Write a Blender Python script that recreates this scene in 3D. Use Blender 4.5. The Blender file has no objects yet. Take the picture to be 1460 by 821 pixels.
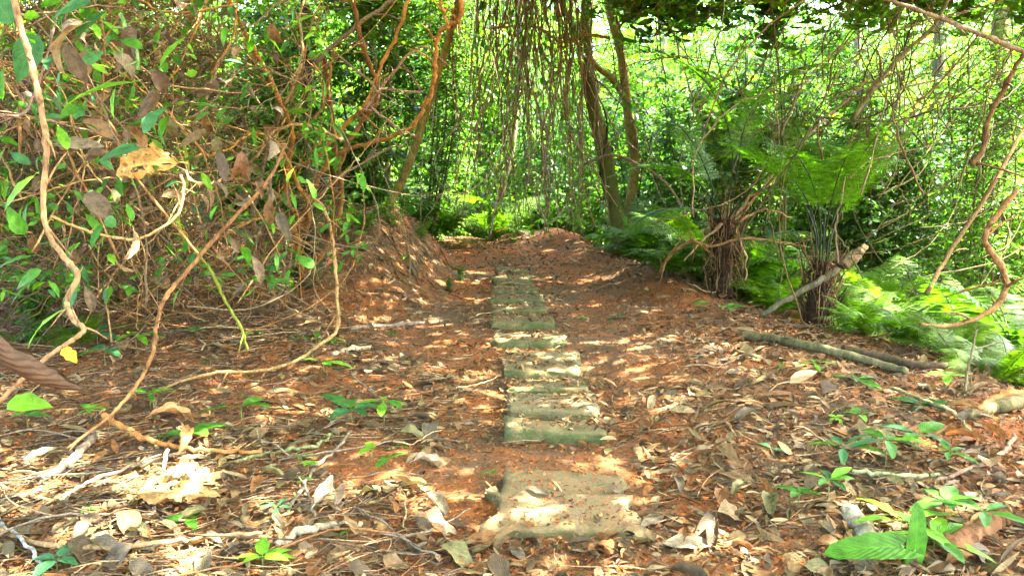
import bpy, bmesh, math, random
import numpy as np
from mathutils import Vector, Matrix

SC = bpy.context.scene
COL = SC.collection
rng = np.random.default_rng(11)
random.seed(11)
PI = math.pi

# ------------------------------------------------------------------ camera, world, sun, exposure
F = 1124.0                      # focal length in photo pixels (1460 wide)
CAM = np.array([0.0, 0.0, 1.5])
PITCH = math.radians(9.12)
cd = bpy.data.cameras.new("camera")
cd.sensor_width = 36.0
cd.lens = 36.0 * F / 1460.0
cd.clip_start = 0.02
cd.clip_end = 3000
cam = bpy.data.objects.new("camera", cd)
cam.location = CAM
cam.rotation_euler = (PI / 2 - PITCH, 0, 0)
COL.objects.link(cam)
SC.camera = cam

SUN = np.array([0.50, 0.04, 0.86]); SUN = SUN / np.linalg.norm(SUN)
W = bpy.data.worlds.new("World"); SC.world = W; W.use_nodes = True
nt = W.node_tree; nt.nodes.clear()
sky = nt.nodes.new("ShaderNodeTexSky"); sky.sky_type = 'NISHITA'; sky.sun_disc = False
sky.sun_elevation = math.asin(SUN[2]); sky.sun_rotation = math.atan2(SUN[0], SUN[1])
sky.dust_density = 4.0; sky.air_density = .9; sky.ozone_density = .6
bg = nt.nodes.new("ShaderNodeBackground"); bg.inputs[1].default_value = 0.15
wo = nt.nodes.new("ShaderNodeOutputWorld")
nt.links.new(sky.outputs[0], bg.inputs[0]); nt.links.new(bg.outputs[0], wo.inputs[0])
sl = bpy.data.lights.new("sun", 'SUN'); sl.energy = 3.6; sl.angle = math.radians(0.5); sl.color = (1.0, 0.98, 0.965)
so = bpy.data.objects.new("sun", sl); COL.objects.link(so)
so.rotation_euler = Vector(SUN).to_track_quat('Z', 'Y').to_euler(); so.location = (10, 8, 30)
SC.view_settings.view_transform = 'Standard'; SC.view_settings.look = 'None'
SC.view_settings.exposure = 4.95; SC.view_settings.gamma = 1.0
SC.view_settings.use_curve_mapping = False
cy = SC.cycles
cy.max_bounces = 7; cy.diffuse_bounces = 5; cy.glossy_bounces = 2; cy.transmission_bounces = 4; cy.transparent_max_bounces = 4
cy.caustics_reflective = False; cy.caustics_refractive = False; cy.sample_clamp_indirect = 6.0
cy.use_denoising = True

# ------------------------------------------------------------------ small maths
def ss(x): x = np.clip(x, 0, 1); return x * x * (3 - 2 * x)
_L = np.random.default_rng(5).random((256, 256)) * 2 - 1
def vn(x, y):
    x = np.asarray(x, float); y = np.asarray(y, float)
    xi = np.floor(x).astype(int); yi = np.floor(y).astype(int)
    fx = ss(x - xi); fy = ss(y - yi)
    a = _L[xi & 255, yi & 255]; b = _L[(xi + 1) & 255, yi & 255]
    c = _L[xi & 255, (yi + 1) & 255]; d = _L[(xi + 1) & 255, (yi + 1) & 255]
    return (a * (1 - fx) + b * fx) * (1 - fy) + (c * (1 - fx) + d * fx) * fy
EY = [0, 3, 4.7, 5.7, 8, 11, 14.7, 20, 60]; EX = [3.6, 3.3, 3.1, 2.95, 2.35, 1.75, 1.0, 0.5, -2]
def edge_x(y): return np.interp(y, EY, EX)
def terr(x, y):
    x = np.asarray(x, float); y = np.asarray(y, float)
    path = ss((np.abs(x - 0.02) - 0.3) / 0.6)
    z = (0.055 * vn(x * .7 + 3, y * .7) + 0.03 * vn(x * 2.3, y * 2.3 + 9)) * (.25 + .75 * path)
    z = z + (0.012 * vn(x * 7, y * 7) + .006 * vn(x * 17, y * 17)) * (.4 + .6 * path)
    z = z + .035 * np.exp(-((x + .72) / .2) ** 2 - ((y - 3.75) / .2) ** 2)
    z = z + 0.05 * ss((np.abs(x) - .35) / 1.2)
    rough = 0.14 * vn(y * 2.1, x * 1.7) + .05 * vn(y * 6, x * 6)
    m = ss((-0.72 + .6 * rough - x) / 1.0) * ss((y - 7.2) / 2.7) * (1 - ss((y - 11.0) / 2.2)) * (1 - .35 * ss((-2.6 - x) / 2.5))
    z = z + 0.80 * m + np.minimum(m, .8) * (.05 * vn(x * 2.3, y * 2.3 + 2) + .02 * vn(x * 7, y * 7))
    z = z + 0.16 * np.exp(-((x - 0.55) / .9) ** 2 - ((y - 14.0) / 1.1) ** 2)
    ex = edge_x(y)
    z = z + 0.13 * np.exp(-((x - ex + .35) / .35) ** 2) * ss((y - 7) / 2) * (1 - ss((y - 15) / 2))
    dr = np.maximum(0, x - ex - .1)
    z = z - 0.9 * (1 - np.exp(-dr * .55)) 
    z = z - np.clip((y - 15.2) * .16, 0, 2.2)
    far = np.maximum(0, np.sqrt(x * x + y * y) - 32)
    return z + np.minimum(far * .05, 6)
def ray(px, py):
    th = PITCH
    r = np.array([(px - 730) / F, math.cos(th) + (410.5 - py) / F * math.sin(th), -math.sin(th) + (410.5 - py) / F * math.cos(th)])
    return r
def P(px, py, y):
    r = ray(px, py); return CAM + r * (y / r[1])
def G(px, py, h=0.0):
    r = ray(px, py); prev = 0.5; t = 0.5
    while t < 60:
        p = CAM + r * t
        if p[2] < float(terr(p[0], p[1])) + h: break
        prev = t; t += 0.05
    lo, hi = prev, t
    for _ in range(18):
        mid = (lo + hi) / 2; p = CAM + r * mid
        if p[2] < float(terr(p[0], p[1])) + h: hi = mid
        else: lo = mid
    return CAM + r * hi
def proj(p):
    d = np.asarray(p) - CAM; th = PITCH
    f = d[..., 1] * math.cos(th) - d[..., 2] * math.sin(th); u = d[..., 1] * math.sin(th) + d[..., 2] * math.cos(th)
    return 730 + F * d[..., 0] / f, 410.5 - F * u / f, f
def nrm(a): return a / np.maximum(np.linalg.norm(a, axis=-1, keepdims=True), 1e-9)

# ------------------------------------------------------------------ mesh helpers
def mk(name, V, faces, mat, col=None, uv=None, smooth=True):
    """V (n,3); faces: list of int arrays (k,3) or (k,4)"""
    me = bpy.data.meshes.new(name)
    V = np.asarray(V, np.float32)
    me.vertices.add(len(V)); me.vertices.foreach_set("co", V.ravel())
    loops = np.concatenate([np.asarray(f).ravel() for f in faces]).astype(np.int32)
    tot = np.concatenate([np.full(len(f), np.asarray(f).shape[1]) for f in faces]).astype(np.int32)
    st = np.concatenate([[0], np.cumsum(tot)[:-1]]).astype(np.int32)
    me.loops.add(len(loops)); me.loops.foreach_set("vertex_index", loops)
    me.polygons.add(len(tot)); me.polygons.foreach_set("loop_start", st)
    try: me.polygons.foreach_set("loop_total", tot)
    except Exception: pass
    me.polygons.foreach_set("use_smooth", np.full(len(tot), smooth))
    if col is not None:
        col = np.asarray(col, np.float32)
        if col.ndim == 1: col = np.tile(col, (len(V), 1))
        a = me.color_attributes.new("tone", 'FLOAT_COLOR', 'POINT')
        a.data.foreach_set("color", np.concatenate([col, np.ones((len(V), 1), np.float32)], 1).ravel())
    if uv is not None:
        u = me.uv_layers.new(name="uv")
        u.data.foreach_set("uv", np.asarray(uv, np.float32)[loops].ravel())
    me.update(calc_edges=True); me.validate()
    me.materials.append(mat)
    return me
def ob(name, me, parent=None, loc=None, kind=None):
    o = bpy.data.objects.new(name, me); COL.objects.link(o)
    if parent is not None: o.parent = parent
    if loc is not None: o.location = loc
    if kind: o["kind"] = kind
    return o
def tag(o, label, cat, group=None):
    o["label"] = label; o["category"] = cat
    if group: o["group"] = group
    return o
def thing(name, loc, label, cat, group=None):
    o = bpy.data.objects.new(name, None); COL.objects.link(o); o.location = loc; o.empty_display_size = .1
    return tag(o, label, cat, group)
class Acc:
    def __init__(s): s.V = []; s.Q = []; s.T = []; s.C = []; s.U = []; s.n = 0
    def add(s, V, F, col, uv=None):
        V = np.asarray(V); col = np.asarray(col)
        if col.ndim == 1: col = np.tile(col, (len(V), 1))
        s.V.append(V); s.C.append(col); s.U.append(uv if uv is not None else np.zeros((len(V), 2)))
        for f in F:
            f = np.asarray(f)
            if len(f): (s.Q if f.shape[1] == 4 else s.T).append(f + s.n)
        s.n += len(V)
    def mesh(s, name, mat, origin=None, smooth=True):
        V = np.concatenate(s.V)
        if origin is not None: V = V - np.asarray(origin)
        F = []
        if s.Q: F.append(np.concatenate(s.Q))
        if s.T: F.append(np.concatenate(s.T))
        return mk(name, V, F, mat, np.concatenate(s.C), np.concatenate(s.U), smooth)

def catmull(pts, sub):
    pts = np.asarray(pts, float)
    if len(pts) < 3 or sub <= 1: 
        t = np.linspace(0, 1, sub * (len(pts) - 1) + 1) * (len(pts) - 1)
        return np.stack([np.interp(t, np.arange(len(pts)), pts[:, k]) for k in range(pts.shape[1])], 1)
    Q = np.vstack([2 * pts[0] - pts[1], pts, 2 * pts[-1] - pts[-2]]); out = []
    for i in range(1, len(Q) - 2):
        t = np.linspace(0, 1, sub, endpoint=False)[:, None]
        a, b, c, d = Q[i - 1], Q[i], Q[i + 1], Q[i + 2]
        out.append(.5 * (2 * b + (c - a) * t + (2 * a - 5 * b + 4 * c - d) * t ** 2 + (-a + 3 * b - 3 * c + d) * t ** 3))
    out.append(pts[-1][None]); return np.vstack(out)
def tube(pts, rad, sides=6, sub=4, knob=.12, wob=0.0, col=(.2, .14, .08), seed=None):
    r = np.random.default_rng(seed if seed is not None else rng.integers(1 << 30))
    pts = np.asarray(pts, float); rad = np.asarray(rad, float)
    if rad.ndim == 0: rad = np.full(len(pts), float(rad))
    if len(rad) != len(pts): rad = np.interp(np.linspace(0, 1, len(pts)), np.linspace(0, 1, len(rad)), rad)
    C = catmull(pts, sub); R = np.interp(np.linspace(0, 1, len(C)), np.linspace(0, 1, len(rad)), rad)
    if wob: C[1:-1] += r.normal(0, wob, C[1:-1].shape)
    R = R * (1 + knob * r.normal(0, 1, len(R)).clip(-1.5, 1.5)) * (1 + 3 * knob * (r.random(len(R)) < .09))
    T = nrm(np.gradient(C, axis=0))
    up = np.array([0, 0, 1.]) if abs(T[0][2]) < .9 else np.array([1., 0, 0])
    N = np.zeros_like(T); n = up
    for i in range(len(T)):
        n = n - T[i] * n.dot(T[i]); n = n / max(np.linalg.norm(n), 1e-6); N[i] = n
    B = np.cross(T, N)
    a = np.linspace(0, 2 * PI, sides, endpoint=False)
    V = C[:, None, :] + R[:, None, None] * (np.cos(a)[None, :, None] * N[:, None, :] + np.sin(a)[None, :, None] * B[:, None, :])
    if knob: V = V + (V - C[:, None, :]) * r.normal(0, knob * .6, V.shape[:2])[:, :, None]
    M = len(C); V = V.reshape(-1, 3)
    i = np.arange(M - 1)[:, None] * sides; j = np.arange(sides)[None, :]; j2 = (j + 1) % sides
    Q = np.stack([i + j, i + j2, i + sides + j2, i + sides + j], -1).reshape(-1, 4)
    V = np.vstack([V, C[0], C[-1]]); c0 = M * sides; jj = np.arange(sides); k2 = (jj + 1) % sides
    Tt = np.vstack([np.stack([k2, jj, np.full(sides, c0)], 1), np.stack([(M - 1) * sides + jj, (M - 1) * sides + k2, np.full(sides, c0 + 1)], 1)])
    s = np.concatenate([[0], np.cumsum(np.linalg.norm(np.diff(C, axis=0), axis=1))])
    uv = np.stack([np.tile(np.arange(sides) / sides, M), np.repeat(s, sides)], 1); uv = np.vstack([uv, [[0, 0], [0, s[-1]]]])
    col = np.asarray(col, float)
    cc = np.repeat((col[None, :] * (1 + .18 * r.normal(0, 1, (M, 1)).clip(-1.5, 1.5))), sides, 0); cc = np.vstack([cc, cc[:1] * .8, cc[-1:] * .8])
    return V, [Q, Tt], cc, uv

def frames(axis, up):
    x = nrm(axis); y = nrm(np.cross(up, x)); z = np.cross(x, y); return np.stack([x, y, z], -1)   # columns
def euler_frames(yaw, pitch, roll):
    cy_, sy = np.cos(yaw), np.sin(yaw); cp, sp = np.cos(pitch), np.sin(pitch); cr, sr = np.cos(roll), np.sin(roll)
    M = np.zeros((len(yaw), 3, 3))
    M[:, 0, 0] = cy_ * cp; M[:, 1, 0] = sy * cp; M[:, 2, 0] = sp
    y0 = np.stack([-sy, cy_, np.zeros_like(sy)], -1); z0 = np.cross(M[:, :, 0], y0)
    M[:, :, 1] = cr[:, None] * y0 + sr[:, None] * z0; M[:, :, 2] = -sr[:, None] * y0 + cr[:, None] * z0
    return M
PROF = {
    'leaf': lambda t: np.sin(PI * np.clip(t, 0, 1) ** .85) ** .85 + .02,
    'ovate': lambda t: np.sin(PI * np.clip(t, 0, 1) ** .62) ** .9 + .015,
    'obov': lambda t: np.sin(PI * np.clip(t, 0, 1) ** 1.25) ** .8 + .02,
    'blade': lambda t: np.clip(np.minimum(t * 9, (1 - t) * 2.2), 0, 1) ** .6 + .01,
    'heart': lambda t: np.sqrt(np.clip(1 - t, 0, 1)) * (1 - .35 * np.exp(-t * 8)) * (1.0 + .2 * t) * .97 + .01,
}
def leaf_batch(pos, M, L, Wd, bend, fold, col, R=4, shape='leaf'):
    """many leaves at once: three points across, R rows along"""
    N = len(pos); L = np.broadcast_to(L, N); Wd = np.broadcast_to(Wd, N); bend = np.broadcast_to(bend, N); fold = np.broadcast_to(fold, N)
    if R == 2:                                              # diamond of two triangles folded on the midrib
        lx = np.stack([np.zeros(N), L * .45, L, L * .45], 1); ly = np.stack([np.zeros(N), Wd / 2 * np.cos(fold), np.zeros(N), -Wd / 2 * np.cos(fold)], 1)
        lz = np.stack([np.zeros(N), Wd / 2 * np.sin(fold), -bend * L * .4, Wd / 2 * np.sin(fold)], 1)
        loc = np.stack([lx, ly, lz], -1); V = pos[:, None, :] + np.einsum('nij,nkj->nki', M, loc)
        b = np.arange(N)[:, None] * 4
        T = np.concatenate([b + np.array([[0, 2, 1]]), b + np.array([[0, 3, 2]])])
        uv = np.tile(np.array([[.5, 0], [1, .45], [.5, 1], [0, .45]]), (N, 1))
        return V.reshape(-1, 3), [T], np.repeat(col, 4, 0), uv
    t = np.linspace(0, 1, R); w = PROF[shape](t)
    b = np.where(np.abs(bend) < 1e-3, 1e-3, bend)[:, None]
    x = L[:, None] * np.sin(b * t) / b; z = -L[:, None] * (1 - np.cos(b * t)) / b
    half = Wd[:, None] / 2 * w[None, :]; up = half * np.sin(fold)[:, None]; out = half * np.cos(fold)[:, None]
    nx, nz = np.sin(b * t), np.cos(b * t)
    loc = np.zeros((N, R, 3, 3))
    for j, s in enumerate((-1, 0, 1)):
        e = abs(s)
        loc[:, :, j, 0] = x + e * up * nx; loc[:, :, j, 1] = s * out; loc[:, :, j, 2] = z + e * up * nz
    V = pos[:, None, None, :] + np.einsum('nij,nrkj->nrki', M, loc)
    base = (np.arange(N) * R * 3)[:, None, None]; r = np.arange(R - 1)[None, :, None] * 3; j = np.arange(2)[None, None, :]
    a = base + r + j; Q = np.stack([a, a + 3, a + 4, a + 1], -1).reshape(-1, 4)
    uv = np.tile(np.stack([np.tile(np.array([0, .5, 1.]), R), np.repeat(t, 3)], 1), (N, 1))
    return V.reshape(-1, 3), [Q], np.repeat(col, R * 3, 0), uv
def leaf_tpl(name, mat, col, asp=.42, R=9, shape='leaf', fold=.25, bend=.4, wave=.03, curl=0., lobe=0., seed=0, petiole=.0, nc=5, holes=0):
    """one leaf a unit long: five points across; curl rolls the sides in"""
    r = np.random.default_rng(seed); C = np.linspace(-1, 1, nc); t = np.linspace(0, 1, R); w = PROF[shape](t) * asp / 2
    w = w * (1 + .06 * r.normal(0, 1, R)) if wave else w
    b = bend if abs(bend) > 1e-3 else 1e-3
    x = np.sin(b * t) / b; z = -(1 - np.cos(b * t)) / b; nx, nz = np.sin(b * t), np.cos(b * t)
    V = np.zeros((R, nc, 3))
    for j, s in enumerate(C):
        if abs(curl) > 1e-3:
            a = s * curl; oy = w * math.sin(a) / curl; oz = w * (1 - math.cos(a)) / abs(curl) * np.sign(curl) if True else 0
        else: oy = w * s; oz = 0 * w
        oz = oz + np.abs(oy) * math.tan(fold) + wave * abs(s) * np.sin(t * 17 + r.random() * 6 + s) * (w / (asp / 2))
        V[:, j, 0] = x + oz * nx - lobe * abs(s) ** 1.4 * (1 - t) ** 5; V[:, j, 1] = oy; V[:, j, 2] = z + oz * nz
    V = V.reshape(-1, 3)
    i = np.arange(R - 1)[:, None] * nc; j = np.arange(nc - 1)[None, :]; a = i + j
    Q = np.stack([a, a + nc, a + nc + 1, a + 1], -1).reshape(-1, 4)
    if holes:                                                # eaten holes and a ragged edge
        g = vn(np.repeat(np.arange(R - 1), nc - 1) * .37 + seed, np.tile(np.arange(nc - 1), R - 1) * .45); Q = Q[(g < holes) | (r.random(len(g)) < .25)]
    uv = np.stack([np.tile((C + 1) / 2, R), np.repeat(t, nc)], 1)
    A = Acc(); A.add(V, [Q], np.asarray(col, float), uv)
    if petiole:
        A.add(*tube([[-petiole, 0, -.05 * petiole], [-petiole * .4, 0, .02], [0.02, 0, 0]], [.010, .009, .008], 4, 2, 0, col=np.asarray(col) * 1.1))
    return A.mesh(name, mat)

# ------------------------------------------------------------------ materials
def newmat(name):
    m = bpy.data.materials.new(name); m.use_nodes = True; n = m.node_tree; n.nodes.clear()
    return m, n, (lambda t, **k: _nd(n, t, k)), (lambda a, b: n.links.new(a, b))
def _nd(n, t, k):
    x = n.nodes.new(t)
    for a, v in k.items(): setattr(x, a, v)
    return x
def mixc(n, link, fac, a, b, mode='MIX'):
    m = n.nodes.new("ShaderNodeMix"); m.data_type = 'RGBA'; m.blend_type = mode
    for i, v in ((0, fac), (6, a), (7, b)):
        if hasattr(v, 'links') or hasattr(v, 'is_linked'): link(v, m.inputs[i])
        elif isinstance(v, (int, float)): m.inputs[i].default_value = v
        else: m.inputs[i].default_value = (*v, 1)
    return m.outputs[2]
def mth(n, link, op, a, b=None, c=None):
    m = n.nodes.new("ShaderNodeMath"); m.operation = op
    for i, v in enumerate((a, b, c)):
        if v is None: continue
        if isinstance(v, (int, float)): m.inputs[i].default_value = v
        else: link(v, m.inputs[i])
    return m.outputs[0]
def ramp(n, link, f, stops):
    r = n.nodes.new("ShaderNodeValToRGB"); e = r.color_ramp.elements
    while len(e) < len(stops): e.new(.5)
    for i, (p, c) in enumerate(stops):
        e[i].position = p; e[i].color = (*c, 1) if not isinstance(c, (int, float)) else (c, c, c, 1)
    link(f, r.inputs[0]); return r.outputs[0]
def noise(n, link, sc, det=4, rough=.6, vec=None):
    t = n.nodes.new("ShaderNodeTexNoise"); t.inputs["Scale"].default_value = sc; t.inputs["Detail"].default_value = det; t.inputs["Roughness"].default_value = rough
    if vec is not None: link(vec, t.inputs["Vector"])
    return t.outputs[0]
def leaf_mat(name, rough, transl, veins=True, blotch=.35, spots=0.0, backlight=(1.0, 1.15, .45), spec=.5):
    m, n, N, L = newmat(name)
    at = N("ShaderNodeAttribute", attribute_name="tone"); geo = N("ShaderNodeNewGeometry")
    nz = noise(n, L, 26, 4, .65, geo.outputs["Position"])
    base = mixc(n, L, 1.0, at.outputs["Color"], ramp(n, L, nz, [(.3, 1 - blotch), (.7, 1 + blotch * .8)]), 'MULTIPLY')
    h = nz
    if veins:
        uv = N("ShaderNodeUVMap", uv_map="uv"); sp = N("ShaderNodeSeparateXYZ"); L(uv.outputs[0], sp.inputs[0])
        au = mth(n, L, 'ABSOLUTE', mth(n, L, 'SUBTRACT', sp.outputs[0], .5))
        ph = mth(n, L, 'SUBTRACT', mth(n, L, 'MULTIPLY', sp.outputs[1], 60.0), mth(n, L, 'MULTIPLY', au, 48.0))
        si = mth(n, L, 'SINE', ph); vein = ramp(n, L, si, [(.78, 0.0), (1.0, 1.0)])
        mid = ramp(n, L, au, [(.012, 1.0), (.035, 0.0)])
        v = mth(n, L, 'MAXIMUM', mth(n, L, 'MULTIPLY', vein, .55), mid)
        base = mixc(n, L, mth(n, L, 'MULTIPLY', v, .38), base, mixc(n, L, 1.0, base, (2.0, 1.9, 1.8), 'MULTIPLY'))
        h = mth(n, L, 'ADD', mth(n, L, 'MULTIPLY', si, .5), nz)
    if spots:
        n2 = noise(n, L, 90, 2, .5, geo.outputs["Position"])
        base = mixc(n, L, mth(n, L, 'MULTIPLY', ramp(n, L, n2, [(.62, 0.0), (.68, 1.0)]), spots), base, (.05, .028, .015))
    bs = N("ShaderNodeBsdfPrincipled"); L(base, bs.inputs["Base Color"]); bs.inputs["Roughness"].default_value = rough
    bs.inputs["Specular IOR Level"].default_value = spec
    bu = N("ShaderNodeBump"); bu.inputs["Strength"].default_value = .35; bu.inputs["Distance"].default_value = .004; L(h, bu.inputs["Height"]); L(bu.outputs[0], bs.inputs["Normal"])
    tr = N("ShaderNodeBsdfTranslucent"); L(mixc(n, L, 1.0, base, backlight, 'MULTIPLY'), tr.inputs[0])
    mx = N("ShaderNodeMixShader"); mx.inputs[0].default_value = transl; L(bs.outputs[0], mx.inputs[1]); L(tr.outputs[0], mx.inputs[2])
    out = N("ShaderNodeOutputMaterial"); L(mx.outputs[0], out.inputs[0]); return m
GREEN = leaf_mat("green_leaf", .42, .42, True, .4, .3, backlight=(1.25, 1.6, .35), spec=.1)
GREENFAR = leaf_mat("crown_leaf", .45, .54, False, .2, backlight=(1.3, 1.6, .35), spec=.3)
DRY = leaf_mat("dry_leaf", .7, .18, True, .5, .6, (1.25, 1.0, .6), .18)
DRYFAR = leaf_mat("litter_leaf", .75, .12, False, .6, .5, (1.25, 1.0, .6), .15)

def bark_mat(name, scale, stretch, moss=0.0, bump=.5, rough=.8):
    m, n, N, L = newmat(name)
    at = N("ShaderNodeAttribute", attribute_name="tone"); tc = N("ShaderNodeTexCoord")
    mp = N("ShaderNodeMapping"); mp.inputs["Scale"].default_value = (1, 1, stretch); L(tc.outputs["Object"], mp.inputs[0])
    nz = noise(n, L, scale, 6, .7, mp.outputs[0]); n2 = noise(n, L, scale * .22, 3, .6, tc.outputs["Object"])
    base = mixc(n, L, 1.0, at.outputs["Color"], ramp(n, L, nz, [(.30, (.30, .28, .26)), (.52, 1.0), (.75, (1.6, 1.55, 1.45))]), 'MULTIPLY')
    base = mixc(n, L, ramp(n, L, n2, [(.55, 0.0), (.75, .5)]), base, mixc(n, L, 1.0, base, (1.5, 1.5, 1.45), 'MULTIPLY'))
    if moss: base = mixc(n, L, mth(n, L, 'MULTIPLY', ramp(n, L, noise(n, L, scale * .12, 5, .7, tc.outputs["Object"]), [(.42, 0.0), (.6, 1.0)]), moss), base, (.055, .085, .012))
    bs = N("ShaderNodeBsdfPrincipled"); L(base, bs.inputs["Base Color"]); bs.inputs["Roughness"].default_value = rough; bs.inputs["Specular IOR Level"].default_value = .03
    bu = N("ShaderNodeBump"); bu.inputs["Strength"].default_value = bump; bu.inputs["Distance"].default_value = .012; L(nz, bu.inputs["Height"]); L(bu.outputs[0], bs.inputs["Normal"])
    out = N("ShaderNodeOutputMaterial"); L(bs.outputs[0], out.inputs[0]); return m
VINE = bark_mat("vine_bark", 70, .35, 0, .5, .7)
BARK = bark_mat("tree_bark", 30, .3, .8, .9)
DEADWOOD = bark_mat("dead_wood", 40, .3, .15, .8)

def soil_mat():
    m, n, N, L = newmat("forest_soil")
    geo = N("ShaderNodeNewGeometry"); p = geo.outputs["Position"]
    big = noise(n, L, .9, 5, .6, p); med = noise(n, L, 6, 6, .7, p); fine = noise(n, L, 55, 5, .75, p); crumb = noise(n, L, 160, 3, .7, p)
    red = mixc(n, L, ramp(n, L, fine, [(.35, 0.0), (.68, 1.0)]), (.09, .028, .007), (.34, .105, .016))
    hum = mixc(n, L, ramp(n, L, fine, [(.3, 0.0), (.7, 1.0)]), (.032, .021, .009), (.12, .075, .03))
    c = mixc(n, L, ramp(n, L, mth(n, L, 'ADD', mth(n, L, 'MULTIPLY', big, .6), mth(n, L, 'MULTIPLY', med, .5)), [(.46, 0.0), (.62, 1.0)]), red, hum)
    c = mixc(n, L, ramp(n, L, crumb, [(.60, 0.0), (.70, .65)]), c, (.30, .19, .10))
    c = mixc(n, L, ramp(n, L, noise(n, L, 90, 4, .8, p), [(.30, .7), (.42, 0.0)]), c, (.02, .012, .008))
    # ground far beyond the path is under-growth green
    sp = N("ShaderNodeSeparateXYZ"); L(p, sp.inputs[0])
    far = ramp(n, L, mth(n, L, 'DIVIDE', sp.outputs[1], 40.0), [(.42, 0.0), (.55, .85)])
    c = mixc(n, L, far, c, mixc(n, L, med, (.02, .06, .012), (.06, .12, .02)))
    bs = N("ShaderNodeBsdfPrincipled"); L(c, bs.inputs["Base Color"]); bs.inputs["Roughness"].default_value = .92; bs.inputs["Specular IOR Level"].default_value = .15
    bu = N("ShaderNodeBump"); bu.inputs["Strength"].default_value = .8; bu.inputs["Distance"].default_value = .02
    L(mth(n, L, 'ADD', fine, mth(n, L, 'MULTIPLY', crumb, .5)), bu.inputs["Height"]); L(bu.outputs[0], bs.inputs["Normal"])
    out = N("ShaderNodeOutputMaterial"); L(bs.outputs[0], out.inputs[0]); return m
SOIL = soil_mat()
def slab_mat():
    m, n, N, L = newmat("mossy_concrete")
    geo = N("ShaderNodeNewGeometry"); p = geo.outputs["Position"]; at = N("ShaderNodeAttribute", attribute_name="tone")
    sc = N("ShaderNodeSeparateColor"); L(at.outputs["Color"], sc.inputs[0]); fine = noise(n, L, 75, 5, .75, p); med = noise(n, L, 9, 5, .65, p); grit = noise(n, L, 220, 2, .6, p)
    c = mixc(n, L, ramp(n, L, fine, [(.36, 0.0), (.64, 1.0)]), (.045, .037, .018), (.215, .165, .08))
    c = mixc(n, L, ramp(n, L, med, [(.40, 0.0), (.54, .85)]), c, mixc(n, L, fine, (.045, .042, .014), (.15, .13, .045)))
    c = mixc(n, L, ramp(n, L, noise(n, L, 4, 4, .6, p), [(.46, 0.0), (.60, .7)]), c, mixc(n, L, fine, (.10, .05, .018), (.27, .155, .06)))
    c = mixc(n, L, sc.outputs[1], c, mixc(n, L, fine, (.10, .055, .02), (.25, .15, .06)))
    c = mixc(n, L, mth(n, L, 'MULTIPLY', sc.outputs[0], ramp(n, L, noise(n, L, 14, 5, .7, p), [(.3, 0.0), (.55, 1.0)])), c, mixc(n, L, fine, (.022, .034, .007), (.085, .10, .02)))
    c = mixc(n, L, ramp(n, L, grit, [(.3, .6), (.42, 0.0)]), c, (.04, .035, .02))
    bs = N("ShaderNodeBsdfPrincipled"); L(c, bs.inputs["Base Color"]); bs.inputs["Roughness"].default_value = .9; bs.inputs["Specular IOR Level"].default_value = .2
    bu = N("ShaderNodeBump"); bu.inputs["Strength"].default_value = .7; bu.inputs["Distance"].default_value = .012; L(mth(n, L, 'ADD', fine, med), bu.inputs["Height"]); L(bu.outputs[0], bs.inputs["Normal"])
    out = N("ShaderNodeOutputMaterial"); L(bs.outputs[0], out.inputs[0]); return m
SLAB = slab_mat()

# ------------------------------------------------------------------ ground: one sheet out to the horizon
def axis(lo, hi, st, far):
    a = list(np.arange(lo, hi, st)); s = st; x = a[-1]
    while x < far: s *= 1.35; x += s; a.append(x)
    s = st; x = a[0]
    while x > -far: s *= 1.35; x -= s; a.insert(0, x)
    return np.array(a)
gx = axis(-5.0, 5.0, .05, 600); gy = axis(2.2, 16.0, .05, 600)
X, Y = np.meshgrid(gx, gy); Z = terr(X, Y); nx_, ny_ = len(gx), len(gy)
i = np.arange(ny_ - 1)[:, None] * nx_; j = np.arange(nx_ - 1)[None, :]; a = i + j
gq = np.stack([a, a + 1, a + nx_ + 1, a + nx_], -1).reshape(-1, 4)
ob("ground", mk("ground", np.stack([X, Y, Z], -1).reshape(-1, 3), [gq], SOIL), kind="structure")

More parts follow.
